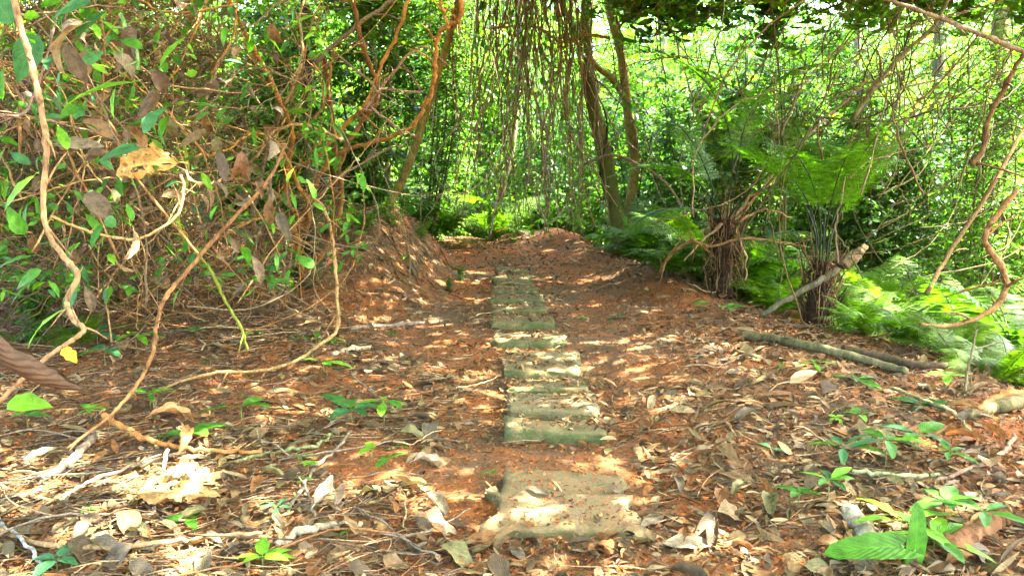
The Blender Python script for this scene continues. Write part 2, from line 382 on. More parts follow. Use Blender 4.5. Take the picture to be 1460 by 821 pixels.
# ------------------------------------------------------------------ concrete steps set in the path
SLABS = []          # (x0, x1, y0, y1, top z) for things that lie on them
def slab(rows, xb, xf, h, label, seed, moss=.5, tilt=0.0, rag=.024, warm=.15):
    """rows = photo rows of the back edge, of the front edge; xb, xf = left and right there"""
    r = np.random.default_rng(seed)
    h = h * .95
    c = [G(xb[0], rows[0], h), G(xb[1], rows[0] + tilt, h), G(xf[0], rows[1], h), G(xf[1], rows[1] + tilt, h)]
    zt = np.mean([p[2] for p in c])
    tl = r.normal(0, .008, 4)
    for p, e_ in zip(c, tl): p[2] = zt + e_
    bl, br, fl, fr = [np.array(p) for p in c]
    NU, NV = 30, 16; u = np.linspace(0, 1, NU); v = np.linspace(0, 1, NV)
    U, Vv = np.meshgrid(u, v)
    B = (bl[None, None] * (1 - U)[..., None] + br[None, None] * U[..., None]); Fr = (fl[None, None] * (1 - U)[..., None] + fr[None, None] * U[..., None])
    Pp = Fr * (1 - Vv)[..., None] + B * Vv[..., None]
    ed = np.minimum(np.minimum(U, 1 - U) * np.linalg.norm(fr - fl), np.minimum(Vv, 1 - Vv) * np.linalg.norm(bl - fl))
    chip = np.maximum(0, vn(Pp[..., 0] * 23 + seed, Pp[..., 1] * 23)) 
    Pp[..., 2] += .006 * vn(Pp[..., 0] * 9 + seed, Pp[..., 1] * 9) + .003 * vn(Pp[..., 0] * 40, Pp[..., 1] * 40) - (.004 + .016 * chip) * np.exp(-ed / .008)
    ctr = (bl + br + fl + fr) / 4
    w = rag * vn(Pp[..., 0] * 12 + 5, Pp[..., 1] * 12 + seed) * np.exp(-ed / .02)
    Pp[..., 0] += w * np.sign(U - .5); Pp[..., 1] += .8 * w * np.sign(Vv - .5)
    V = [Pp.reshape(-1, 3)]
    ring = np.concatenate([np.arange(NU), np.arange(1, NV) * NU + NU - 1, (NV - 1) * NU + np.arange(NU - 2, -1, -1), np.arange(NV - 2, 0, -1) * NU])
    k = len(ring); top = V[0][ring]; n = NU * NV; Q = []
    i = np.arange(NV - 1)[:, None] * NU; jj = np.arange(NU - 1)[None, :]; a = i + jj
    Q.append(np.stack([a, a + 1, a + NU + 1, a + NU], -1).reshape(-1, 4)); prev = ring
    for s, dz in ((1, -.02), (2, -.05), (3, -.09), (4, -.2)):
        lay = top.copy(); lay[:, 2] = zt + dz
        o2 = (lay - ctr); o2[:, 2] = 0; lay += nrm(o2) * (.004 + .012 * vn(lay[:, 0] * 15 + s * 3, lay[:, 1] * 15 + s * 7 + seed))[:, None]
        V.append(lay); cur = np.arange(k) + n; n += k
        Q.append(np.stack([prev, cur, np.roll(cur, -1), np.roll(prev, -1)], -1)); prev = cur
    V = np.vstack(V); m = np.full((len(V), 1), moss)
    m[NU * NV:] = min(1, moss + .5); m[:NU * NV, 0] = moss * (.35 + .9 * np.exp(-ed.ravel() / .05))
    o = ob("concrete_step", mk("concrete_step", V - ctr, Q, SLAB, np.concatenate([m.clip(0, 1), np.full_like(m, warm), m * 0], 1)), loc=ctr)
    tag(o, label, "step", "concrete steps set in the path")
    SLABS.append((min(bl[0], fl[0]), max(br[0], fr[0]), fl[1], bl[1], zt))
slab((702, 752), (705, 890), (695, 915), .042, "broken front step half buried in red soil, lowest of the path", 1, .15, 0, .05, .5)
slab((668, 703), (721, 890), (717, 893), .06, "tan concrete step with mossy left corner, just behind the buried broken step", 2, .3, 6, .03, .4)
slab((597, 613), (719, 858), (717, 860), .075, "mossy edged concrete step above the bare litter gap, third from the bottom", 3, .45, 2)
slab((558, 588), (724, 846), (722, 849), .060, "pale wide concrete step with dry leaves on top, fourth from the bottom", 4, .18)
slab((540, 555), (727, 841), (724, 843), .060, "half sunlit concrete step with green moss along its left edge", 5, .5)
slab((503, 526), (721, 823), (720, 827), .07, "sunlit pale concrete step with dark mossy riser, near the middle of the path", 6, .4)
slab((473, 488), (707, 802), (705, 804), .055, "dark mossy concrete step sunk between red soil, in the middle of the path", 7, .75)
slab((448, 459), (702, 788), (700, 790), .075, "grey green concrete step with two sun flecks and a mossy riser", 8, .6)
slab((433, 441), (702, 775), (700, 778), .06, "narrow concrete step with bright sun flecks, third from the top", 9, .55)
slab((419, 427), (702, 771), (700, 773), .06, "mossy narrow concrete step, second from the top of the flight", 10, .7)
slab((392, 402), (706, 754), (703, 760), .05, "green moss covered slab near the top of the flight", 11, 1.0)
slab((407, 415), (702, 764), (701, 768), .05, "worn grey slab just below the green moss covered one", 12, .6)
slab((379, 386), (708, 752), (707, 754), .035, "small far slab at the very top of the flight", 13, .5)
def surf(x, y):
    z = terr(x, y)
    for x0, x1, y0, y1, zt in SLABS:
        z = np.where((x > x0) & (x < x1) & (y > y0) & (y < y1), np.maximum(z, zt + .002), z)
    return z

# ------------------------------------------------------------------ canopy overhead, with the gaps that let the sun flecks through
rng = np.random.default_rng(101)
SPOTS = [(500,350,13),(570,370,16),(590,392,13),(610,408,10),(640,355,25),(665,362,14),(612,350,12),(770,358,10),(740,378,8),(725,437,13),(752,437,10),(790,436,14),(800,450,14),
 (860,395,18),(900,398,22),(925,392,14),(960,390,15),(765,470,8),(790,490,8),(795,520,22),(768,545,30),(785,575,14),(660,537,22),(690,575,20),(702,560,12),(972,508,16),(920,535,12),
 (990,540,10),(985,565,12),(940,575,18),(880,575,10),(770,614,22),(800,612,12),(850,600,9),(730,605,9),(940,485,9),(890,470,8),(830,470,8),(1060,495,14),(1082,500,11),(960,430,10),(1072,440,18),
 (960,780,46),(1000,775,22),(880,650,14),(900,665,13),(780,655,14),(750,640,11),(800,700,9),(705,720,10),(932,660,9),(850,810,12),(1150,630,12),(1100,640,15),(1080,660,9),(1200,680,19),
 (1250,740,48),(1300,745,28),(1350,720,36),(1400,732,26),(1440,640,14),(1210,800,18),(200,680,58),(150,730,62),(230,785,50),(255,695,48),(30,665,60),(40,710,38),(310,712,26),(95,760,26),
 (205,610,18),(420,590,11),(490,470,11),(545,465,11),(575,440,8),(530,400,8),(1120,560,14),(1020,640,9),(560,560,9),(400,620,10),(520,600,8),(340,560,12),(640,660,9),(690,400,6),(590,500,7),(450,455,9),(810,415,7)]
SP = np.array([[*G(px, py)[:3], 0] for px, py, r in SPOTS]); 
for k, (px, py, r) in enumerate(SPOTS): SP[k, 3] = r * np.hypot(*SP[k, :2]) / F * .85
_y = 2.4 + 11 * rng.random(240); _x = rng.uniform(-.66, .5, 240) * _y
SP = np.vstack([SP, np.stack([_x, _y, terr(_x, _y), 0.02 + 0.045 * rng.random(240) ** 2], 1)])
def open_sky(p, margin=.045):
    """True where a leaf at p would shade one of the sunlit spots"""
    p = np.asarray(p); bad = np.zeros(len(p), bool)
    for x, y, z, r in SP:
        h = p[:, 2] - z; gx = p[:, 0] - SUN[0] / SUN[2] * h; gy = p[:, 1] - SUN[1] / SUN[2] * h
        bad |= ((gx - x) ** 2 + (gy - y) ** 2 < (r + margin) ** 2) & (h > .35)
    return bad
def green(N, base, var=.25, yellow=.15, r=rng):
    c = np.array(base)[None] * (1 + var * r.normal(0, 1, (N, 1)).clip(-1.8, 2.2))
    y = (r.random((N, 1)) < yellow); c = np.where(y, c * np.array([2.0, 1.5, .8]), c)
    return c.clip(.008, .6)
TREES = [  # base xy, trunk radius, top z, name, label, tone, moss
    (np.array([1.93, 13.6]), .17), (np.array([-6.2, 6.5]), .16), (np.array([8.6, 6.0]), .16), (np.array([7.6, 12.5]), .14), (np.array([-5.2, 13.5]), .15),
    (np.array([9.0, 18.5]), .16), (np.array([-1.2, 21.0]), .14), (np.array([5.5, -1.5]), .17), (np.array([-4.0, -.5]), .16)]
N = 175000
cx = rng.uniform(-8, 11, N); cyy = rng.uniform(-3, 20, N); ch = rng.uniform(4.3, 7.2, N) + .8 * vn(cx * .5, cyy * .5)
pos = np.stack([cx, cyy, ch], 1)
gxx = cx - SUN[0] / SUN[2] * ch; gyy = cyy - SUN[1] / SUN[2] * ch
dens = 1 - .92 * ss((gxx - 2.4) / 1.4) ; dens *= 1 - ss((gyy - np.where(gxx < -.9, 11.4, 13.2)) / 1.2); dens *= 1 - .85 * ss((np.where(gxx < 0, -.6, 1.2) - gyy) / 1.2)
dens *= .80 + .35 * vn(cx * .9, cyy * .9)
keep = (rng.random(N) < dens) & ~open_sky(pos)
pos = pos[keep]; N = len(pos)
own = np.argmin(np.linalg.norm(pos[:, None, :2] - np.stack([t[0] for t in TREES])[None], axis=2), axis=1)
yaw = rng.uniform(0, 2 * PI, N)
M = euler_frames(yaw, rng.normal(-.25, .35, N), rng.normal(0, .45, N))
Lc = rng.uniform(.17, .30, N); cc = green(N, (.045, .105, .010), .3, .15)
CAN = []
for k in range(len(TREES)):
    s = own == k; A = Acc()
    if s.any(): A.add(*leaf_batch(pos[s], M[s], Lc[s], Lc[s] * .48, .5, .15, cc[s], 2))
    CAN.append(A)

def trunk_mesh(name, pts, rad, tone, mat=BARK, sides=14, knob=.05, sub=6, extra=()):
    A = Acc(); A.add(*tube(pts, rad, sides, sub, knob, col=tone))
    for e in extra: A.add(*e)
    return A.mesh(name, mat, origin=pts[0])
def limb_tubes(base, k, tone, n=7):
    s = pos[own == k]; out = []
    if len(s) == 0: return out
    for q in s[rng.choice(len(s), min(n, len(s)), replace=False)]:
        b = np.array(base); mid = (b * .45 + q * .55) + np.array([0, 0, .5])
        out.append(tube([b, mid, q], [.06, .035, .012], 6, 5, .08, col=tone))
    return out
def P3(lst): return [P(*q) for q in lst]
def gz(x, y): return float(terr(x, y))
# the two trunks in view
tA = P3([(884, 352, 13.6), (882, 318, 13.6), (873, 280, 13.6), (862, 220, 13.5), (846, 150, 13.4), (834, 75, 13.3), (838, 10, 13.3), (845, -60, 13.4)]); tA.append(np.array([1.6, 13.5, 6.0]))
tA[0][2] = gz(*tA[0][:2]) - .1
t = thing("forest_tree", tA[0], "dark mossy leaning tree trunk at the end of the path, wrapped by a thin vine", "tree")
ob("trunk", trunk_mesh("trunk", tA, [.19, .15, .135, .13, .125, .115, .11, .10, .09], (.075, .07, .022), extra=limb_tubes(tA[-1], 0, (.09, .08, .04))), t)
o = ob("crown", CAN[0].mesh("crown", GREENFAR, origin=tA[0]), t, kind="stuff")
w = []                                                       # vine spiralling round it
for k in range(26):
    f = k / 25; q = np.array([np.interp(f, [0, .5, 1], [tA[1][d], tA[3][d], tA[5][d]]) for d in range(3)]); a = f * 9
    w.append(q + np.array([math.cos(a), math.sin(a), 0]) * .145)
tag(ob("climbing_vine", trunk_mesh("climbing_vine", w, .016, (.04, .03, .018), VINE, 6, .1, 2), loc=w[0]), "thin dark vine wound round the mossy leaning trunk", "vine")
tB = P3([(895, 350, 14.0), (893, 330, 14.0), (898, 290, 14.0), (905, 230, 14.0), (894, 150, 13.9), (886, 80, 13.8), (868, 5, 13.8), (860, -60, 13.8)]); tB[0][2] = gz(*tB[0][:2]) - .1
br = P3([(892, 142, 13.9), (872, 112, 13.8), (848, 92, 13.7), (828, 55, 13.6), (806, 12, 13.6), (795, -40, 13.6)])
t = thing("forest_tree", tB[0], "slender yellowish tree trunk forking beside the dark mossy trunk", "tree")
ob("trunk", trunk_mesh("trunk", tB, [.12, .095, .085, .09, .085, .08, .085, .085], (.14, .12, .034), DEADWOOD), t)
ob("branch", trunk_mesh("branch", br, [.06, .055, .05, .05, .055, .05], (.14, .12, .036), DEADWOOD, 10), t, loc=br[0] - tB[0])
tC = P3([(545, 322, 11.6), (552, 300, 11.6), (571, 262, 11.6), (590, 215, 11.5), (611, 148, 11.5), (634, 75, 11.4), (655, 0, 11.4), (668, -60, 11.4)]); tC[0][2] -= .15
t = thing("forest_tree", tC[0], "olive yellow tree trunk leaning right behind the red earth mound", "tree")
ob("trunk", trunk_mesh("trunk", tC, [.07, .065, .06, .058, .055, .05, .05, .05], (.16, .125, .03), DEADWOOD), t)
lab = {1: "tall canopy tree left of the vine thicket", 2: "tall canopy tree beyond the ferns on the right", 3: "tall canopy tree behind the right hand fern bank", 4: "tall canopy tree behind the earth mound",
       5: "far canopy tree behind the slanting branches", 6: "far canopy tree beyond the crest of the path", 7: "canopy tree shading the near end of the path", 8: "canopy tree shading the leaf litter in front"}
for k in range(1, 9):
    if CAN[k].n == 0: continue
    x, y = TREES[k][0]; z0 = gz(x, y) - .1; pts = [np.array([x, y, z0]), np.array([x + .1, y, 1.5]), np.array([x - .1, y + .1, 3.6]), np.array([x + .1, y, 6.2])]
    t = thing("forest_tree", pts[0], lab[k], "tree")
    ob("trunk", trunk_mesh("trunk", pts, [TREES[k][1] * 1.3, TREES[k][1], TREES[k][1] * .85, .08], (.13, .11, .06), extra=limb_tubes(pts[-1], k, (.1, .08, .05))), t)
    ob("crown", CAN[k].mesh("crown", GREENFAR, origin=pts[0]), t, kind="stuff")
# slim trunks further back
slim = [(732, 340, 255, 15.5, .065, (.12, .10, .05), "pale slender trunk among the hanging vines", [(700, 338), (716, 270), (730, 210), (738, 120), (742, 0), (745, -60)]),
        (440, 0, 0, 9.9, .06, (.030, .026, .018), "thin black trunk standing in the left thicket", [(446, 330), (441, 240), (437, 140), (438, 60), (430, -60)]),
        (0, 0, 0, 10.5, .045, (.10, .05, .018), "reddish broken sapling trunk just right of the thin black trunk", [(478, 330), (478, 230), (470, 150), (463, 95), (460, 76)]),
        (0, 0, 0, 17.0, .06, (.10, .09, .03), "thin straight sapling trunk seen behind the red earth mound", [(556, 330), (554, 240), (556, 150), (560, 40), (562, -60)]),
        (0, 0, 0, 19.0, .13, (.06, .065, .05), "dim far trunk in the leaves right of the yellowish trunk", [(935, 360), (936, 250), (940, 140), (950, -60)]),
        (0, 0, 0, 16.0, .12, (.05, .05, .035), "dark far trunk behind the right bank of ferns", [(1330, 370), (1325, 260), (1335, 150), (1345, -60)]),
        (0, 0, 0, 20.0, .10, (.09, .08, .05), "thin far trunk above the right bank of ferns", [(1220, 330), (1228, 200), (1222, 80), (1230, -60)])]
for _, _, _, y, r0, tone, label, pl in slim:
    pts = [P(px, py, y) for px, py in pl]
    t = ob("slim_tree", trunk_mesh("trunk", pts, np.linspace(r0 * 1.15, r0 * .75, len(pts)), tone, BARK if tone[0] < .1 else DEADWOOD, 10), loc=pts[0]); tag(t, label, "tree")

# ------------------------------------------------------------------ leafy shrubs and saplings of the forest behind
rng = np.random.default_rng(102)
def shrub_meshes(seed, h, sp, nb, ntw, leafL, asp, tone, yellow, R=2, hang=.25, low=.1, mat=GREENFAR, wood=(.08, .06, .03), shape='leaf', rad=.02, clear=None):
    r = np.random.default_rng(seed); A = Acc(); S = Acc(); mains = []
    for b in range(nb):
        az = r.uniform(0, 2 * PI); rr = sp * r.uniform(.15, .9); top = np.array([math.cos(az) * rr, math.sin(az) * rr, h * r.uniform(.6, 1)])
        mid = top * np.array([.35, .35, .55]) + r.normal(0, .06 * h, 3) * np.array([1, 1, .3]); pts = np.array([[0, 0, -.1], mid, top])
        S.add(*tube(pts, [rad, rad * .7, rad * .25], 5, 6, .08, col=wood)); mains.append(catmull(pts, 12))
    P0 = []; D0 = []
    for _ in range(ntw):
        m = mains[r.integers(nb)]; f = low + (1 - low) * r.random() ** .8; P0.append(m[int(f * (len(m) - 1))])
        az = r.uniform(0, 2 * PI); D0.append([math.cos(az), math.sin(az), r.uniform(-.25, .75)])
    P0 = np.array(P0); D0 = nrm(np.array(D0)); Lt = r.uniform(.3, .8, ntw) * sp * .55
    n = 9; f = (np.arange(n) + 1) / n
    q = P0[:, None] + D0[:, None] * (f[None, :, None] * Lt[:, None, None]); q[:, :, 2] -= hang * Lt[:, None] * f[None] ** 2
    for k in range(ntw):
        S.add(*tube([P0[k], q[k, n // 2], q[k, -1]], [rad * .3, rad * .22, rad * .1], 3, 2, 0, col=wood))
    side = np.where(np.arange(n) % 2 == 0, 1, -1)[None, :, None]
    tang = nrm(np.gradient(q, axis=1)); lat = nrm(np.cross(tang, np.array([0, 0, 1.]) + r.normal(0, .3, (ntw, 1, 3))))
    ax = nrm(tang * .55 + lat * side * .8 + r.normal(0, .22, q.shape) + np.array([0, 0, -.15])); ax[:, -1] = tang[:, -1]
    upv = np.array([0, 0, 1.]) + r.normal(0, .35, q.shape)
    p = q.reshape(-1, 3); M = frames(ax.reshape(-1, 3), upv.reshape(-1, 3)); K = len(p)
    LL = leafL * r.uniform(.6, 1.25, K)
    c = green(K, tone, .28, yellow, r) * np.repeat(1 + .18 * r.normal(0, 1, (ntw, 1)), n, 0)
    A.add(*leaf_batch(p, M, LL, LL * asp, r.uniform(.1, .8, K), r.uniform(.05, .3, K), c.clip(.006, .5), R, shape))
    return S.mesh("stem", VINE), A.mesh("foliage", mat)
TN = [(.050, .130, .010), (.036, .100, .012), (.070, .150, .010)]
KIND = {
    'fine': [shrub_meshes(21 + k, 6.2, 1.8, 6, [760, 420, 300][k], [.12, .17, .22][k], [.42, .44, .36][k], TN[k], [.15, .08, .2][k], R=[2, 4, 4][k]) for k in range(3)],
    'tall': [shrub_meshes(31 + k, 9.5, 2.6, 7, [900, 560, 420][k], [.17, .24, .32][k], [.42, .45, .36][k], TN[(k + 1) % 3], [.1, .2, .15][k], low=.05) for k in range(3)],
    'broad': [shrub_meshes(41 + k, 3.2, 1.2, 5, 150, [.15, .2, .24][k], .42, TN[k], .15, R=4, mat=GREEN) for k in range(3)],
    'low': [shrub_meshes(51 + k, 1.3, .9, 5, 120, .11, .42, TN[k], .12, R=4, mat=GREEN, rad=.01) for k in range(3)],
}
WORD = {'fine': "small leaved shrub", 'tall': "tall young tree", 'broad': "broad leaved shrub", 'low': "low green bush"}
GRP = {'fine': "small leaved shrubs in the forest", 'tall': "young trees in the far forest", 'broad': "broad leaved shrubs", 'low': "low bushes of the undergrowth"}
def place_shrub(kind, x, y, sc, where, k=None):
    st, fo = KIND[kind][rng.integers(3) if k is None else k]; where = where if kind != 'low' or 'mound' in where else f"{where}, {'large' if sc > .7 else 'small'}"
    t = thing("young_tree" if kind == 'tall' else "leafy_shrub", (x, y, gz(x, y) - .05), f"{WORD[kind]} {where}", "tree" if kind == 'tall' else "shrub", GRP[kind])
    t.scale = (sc, sc, sc * rng.uniform(.9, 1.1)); t.rotation_euler.z = rng.uniform(0, 2 * PI)
    ob("stem", st, t); ob("foliage", fo, t, kind="stuff")
def where_px(px):
    for lim, s in ((120, "behind the pale thick vine"), (300, "behind the dry vine thicket"), (450, "behind the orange stems"), (560, "behind the red earth mound"), (660, "beyond the olive trunk"), (800, "behind the vine curtain"),
                   (930, "behind the path end trunks"), (1090, "behind the tree fern"), (1200, "behind the second fern clump"), (1330, "behind the slanting branches")):
        if px < lim: return s
    return "above the right hand fern bank"
for row, (y, kind, step, jit, x0, x1, sc) in enumerate([(33, 'tall', 70, 4, -150, 1620, 1.15), (24, 'tall', 105, 2.5, -150, 1600, .85), (20, 'fine', 95, 1.2, 380, 1600, .95), (16.5, 'fine', 170, .8, 620, 1500, .8), (14, 'fine', 100, 1, -100, 620, .95), (12.4, 'fine', 120, .7, 1060, 1560, .62), (47, 'tall', 55, 4, -200, 1700, 1.55), (17.5, 'fine', 95, .6, 560, 960, .6), (28, 'tall', 90, 2, 560, 1640, 1.05), (15, 'fine', 110, .8, 930, 1540, .8)]):
    for px in np.arange(x0, x1, step):
        yy = y + rng.uniform(-jit, jit); x = (px + rng.uniform(-30, 30) - 730) / F * yy
        place_shrub(kind, x, yy, sc * rng.uniform(.85, 1.15), where_px(px) + (", farthest", ", second farthest", "", ", near", "", ", near", ", far off", ", close", ", third farthest", ", middle row")[row])
for px, y, sc in [(1230, 12.5, .9), (1440, 11, .9), (1180, 14, 1.1), (1390, 13.5, 1.1), (940, 15, .8), (600, 14.6, .7), (500, 12.8, .8), (640, 17, .9), (60, 7.6, .8), (-80, 6.2, .9), (210, 9.6, .9), (350, 11.5, .9)]:
    place_shrub('broad', (px - 730) / F * y, y, sc, where_px(px))
for px, py, y, sc in [(585, 345, 13.2, .6), (650, 340, 16.5, .9), (700, 342, 16.8, .8), (760, 342, 16.6, .8), (810, 345, 15.6, .7), (840, 350, 15.0, .6), (925, 350, 12.6, .6), (960, 350, 11.6, .55), (1000, 365, 10.4, .6), (1090, 380, 9.6, .7),
                      (1400, 400, 9.6, .7), (1150, 380, 10.6, .7), (40, 420, 6.4, .5), (150, 400, 7.6, .5), (560, 330, 12.0, .5)]:
    place_shrub('low', (px - 730) / F * y, y, sc, where_px(px))

# ------------------------------------------------------------------ vines hanging in a curtain beyond the path
rng = np.random.default_rng(103)
VC = [((.14, .085, .035), "red brown"), ((.15, .12, .065), "grey brown"), ((.09, .07, .032), "dark brown"), ((.12, .115, .04), "olive")]
for k in range(175):
    cl = rng.random()
    px = rng.normal([705, 735, 762, 785, 805][rng.integers(5)], 17) if cl < .5 else rng.uniform(650, 860) if cl < .82 else rng.uniform(480, 1010)
    y = rng.uniform(10.8, 13.8); bot = rng.uniform(120, 338) if rng.random() < .7 else rng.uniform(300, 340)
    top = -rng.uniform(20, 90); n = 6; ys = np.linspace(top, bot, n); drift = rng.normal(0, 26); wob = rng.uniform(4, 14)
    pts = [P(px + drift * f + rng.normal(0, wob) * (.3 + f), yy, y + rng.normal(0, .12)) for f, yy in zip(np.linspace(0, 1, n), ys)]
    if rng.random() < .15: pts.append(pts[-1] + np.array([rng.normal(0, .3), rng.normal(0, .1), .25]))
    if k % 3 == 1:                                           # slack ones that swing across the others
        dx = rng.normal(0, 85); bow = rng.uniform(-.6, .6); pts = [P(px + dx * f + 40 * bow * math.sin(3.1 * f) + rng.normal(0, 6), top + (bot - top) * f ** rng.uniform(.7, 1.3), y + rng.normal(0, .15)) for f in np.linspace(0, 1, n)]
    c, cn = VC[rng.integers(4)]; r0 = rng.uniform(.004, .015); mx_ = px + drift * .5
    V, Fc, cc, uv = tube(pts, r0 * np.array([1, .9, .5]), 5, 5, .12, .012, c)
    pl_ = "left of the leaning olive trunk" if mx_ < 585 else "right of the leaning olive trunk" if mx_ < 690 else "before the pale slender trunk" if mx_ < 740 else "in the thickest bundle" if mx_ < 790 else "beside the mossy trunk" if mx_ < 850 else "before the yellowish trunk" if mx_ < 910 else "right of the yellowish trunk"
    hv = tag(ob("hanging_vine", mk("hanging_vine", V - pts[0], Fc, VINE, cc, uv), loc=pts[0]), f"{'thick' if r0 > .012 else 'thin'} {cn} {'long' if bot > 290 else 'short'} vine {pl_}", "vine", "curtain of hanging vines")
    if k % 5 == 0:                                           # small leaves growing along the vine
        A = Acc(); C = catmull(pts, 6); nn = 46; q = C[rng.integers(len(C), size=nn)] + rng.normal(0, .05, (nn, 3)); LL = rng.uniform(.07, .17, nn)
        A.add(*leaf_batch(q, euler_frames(rng.uniform(0, 6.28, nn), rng.normal(-.5, .4, nn), rng.normal(0, .5, nn)), LL, LL * .45, .4, .15, green(nn, [(.042, .12, .010), (.03, .09, .012), (.06, .14, .01)][k % 3]), 4))
        ob("foliage", A.mesh("foliage", GREENFAR, origin=pts[0]), hv, kind="stuff")
# thin leaning stems of the right hand side
for k in range(260):
    px, py = (rng.normal(1270, 90), rng.normal(120, 70)) if rng.random() < .5 else (rng.uniform(985, 1480), rng.uniform(40, 330) if rng.random() < .75 else rng.uniform(0, 420)); y = rng.uniform(6.2, 11.5)
    L = rng.uniform(.5, 1.9); an = rng.normal(1.0, .35) if rng.random() < .8 else rng.uniform(.1, 2.9)
    d = np.array([math.cos(an), rng.normal(0, .35), math.sin(an)]); b = P(px, py, y) - d * L / 2; sag = rng.normal(0, .13) * L
    pts = [b, b + d * L * .33 + np.array([sag, 0, -sag * .6]), b + d * L * .66 + np.array([sag, 0, -sag * .6]) + rng.normal(0, .03, 3), b + d * L]
    if open_sky(np.array(pts), .02).any(): continue
    c = [(.085, .055, .02), (.13, .095, .045), (.04, .036, .014), (.07, .07, .02)][k % 4]
    V, Fc, cc, uv = tube(pts, rng.uniform(.003, .010) * np.array([1, .9, .5]), 5, 5, .1, .006, c)
    cn = ["brown", "pale dry", "dark", "olive green"][k % 4]; pl_ = "above the tree fern" if px < 1110 else "above the second fern clump" if px < 1220 else "among the slanting branches" if px < 1360 else "by the hooked branch"
    tag(ob("leaning_vine", mk("leaning_vine", V - b, Fc, VINE, cc, uv), loc=b), f"{cn} {'long' if L > 1.2 else 'short'} vine leaning {'high' if py < 130 else 'low'} {pl_}", "vine", "leaning stems on the right")
# ------------------------------------------------------------------ named vines and woody stems
rng = np.random.default_rng(104)
ORANGE = (.25, .125, .028); TAN = (.24, .145, .05); PALE = (.34, .24, .11); RUST = (.15, .08, .026); GREY = (.135, .10, .05); OLIVE = (.13, .15, .022)
def vine(pl, y, rpx, tone, label, cat="vine", name="woody_vine", sides=9, knob=.085, par=None, wob=.004):
    """pl: photo points; y: distance or one per point; rpx: width in photo pixels"""
    ys = np.interp(np.linspace(0, 1, len(pl)), np.linspace(0, 1, np.size(y)), np.atleast_1d(y)); pts = [P(px, py, q) for (px, py), q in zip(pl, ys)]
    r = np.interp(np.linspace(0, 1, len(pl)), np.linspace(0, 1, np.size(rpx)), np.atleast_1d(rpx)) / 2 * ys / F
    for k, p in enumerate(pts): p[2] = max(p[2], gz(p[0], p[1]) + r[k] * .7)
    A = Acc(); A.add(*tube(pts, r, sides, 6, knob, wob * ys.mean() * .11, tone)); C = catmull(pts, 6); RC = np.interp(np.linspace(0, 1, len(C)), np.linspace(0, 1, len(r)), r)
    for q in rng.choice(len(C) - 2, min(len(C) - 2, 5 + len(pl) // 2), replace=False):   # side shoots and stubs
        d = nrm(C[q + 1] - C[q] + rng.normal(0, .03, 3)); n_ = nrm(np.cross(d, rng.normal(0, 1, 3))); l = rng.choice([1, 1, 2.2]) * rng.uniform(.02, .075) * ys.mean() ** .5
        A.add(*tube([C[q], C[q] + d * l * .4 + n_ * l * .5, C[q] + d * l * .7 + n_ * l + np.array([0, 0, -.1 * l])], RC[q] * np.array([.6, .38, .15]), 5, 3, .1, 0, np.array(tone) * .9))
    if par is None: return tag(ob(name, A.mesh(name, VINE, origin=pts[0]), loc=pts[0]), label, cat)
    return ob(name, A.mesh(name, VINE, origin=np.array(par.location)), par)
vine([(14, -30), (30, 40), (46, 95), (58, 150), (66, 215), (62, 290), (70, 335), (92, 368), (112, 392), (98, 420), (97, 440), (106, 458), (120, 470), (98, 488), (70, 507), (32, 540), (-20, 590)], [2.5, 2.2, 2.0], [8.5, 8, 7, 6], (.23, .135, .055), "thick pale pinkish vine hanging down the left edge and kinking near the yellow leaf", sides=10)
base = P(432, 392, 7.9); base[2] = gz(base[0], base[1]) - .05
bush = thing("woody_shrub", base, "bare orange stemmed shrub sprawling over the left of the red earth mound", "shrub")
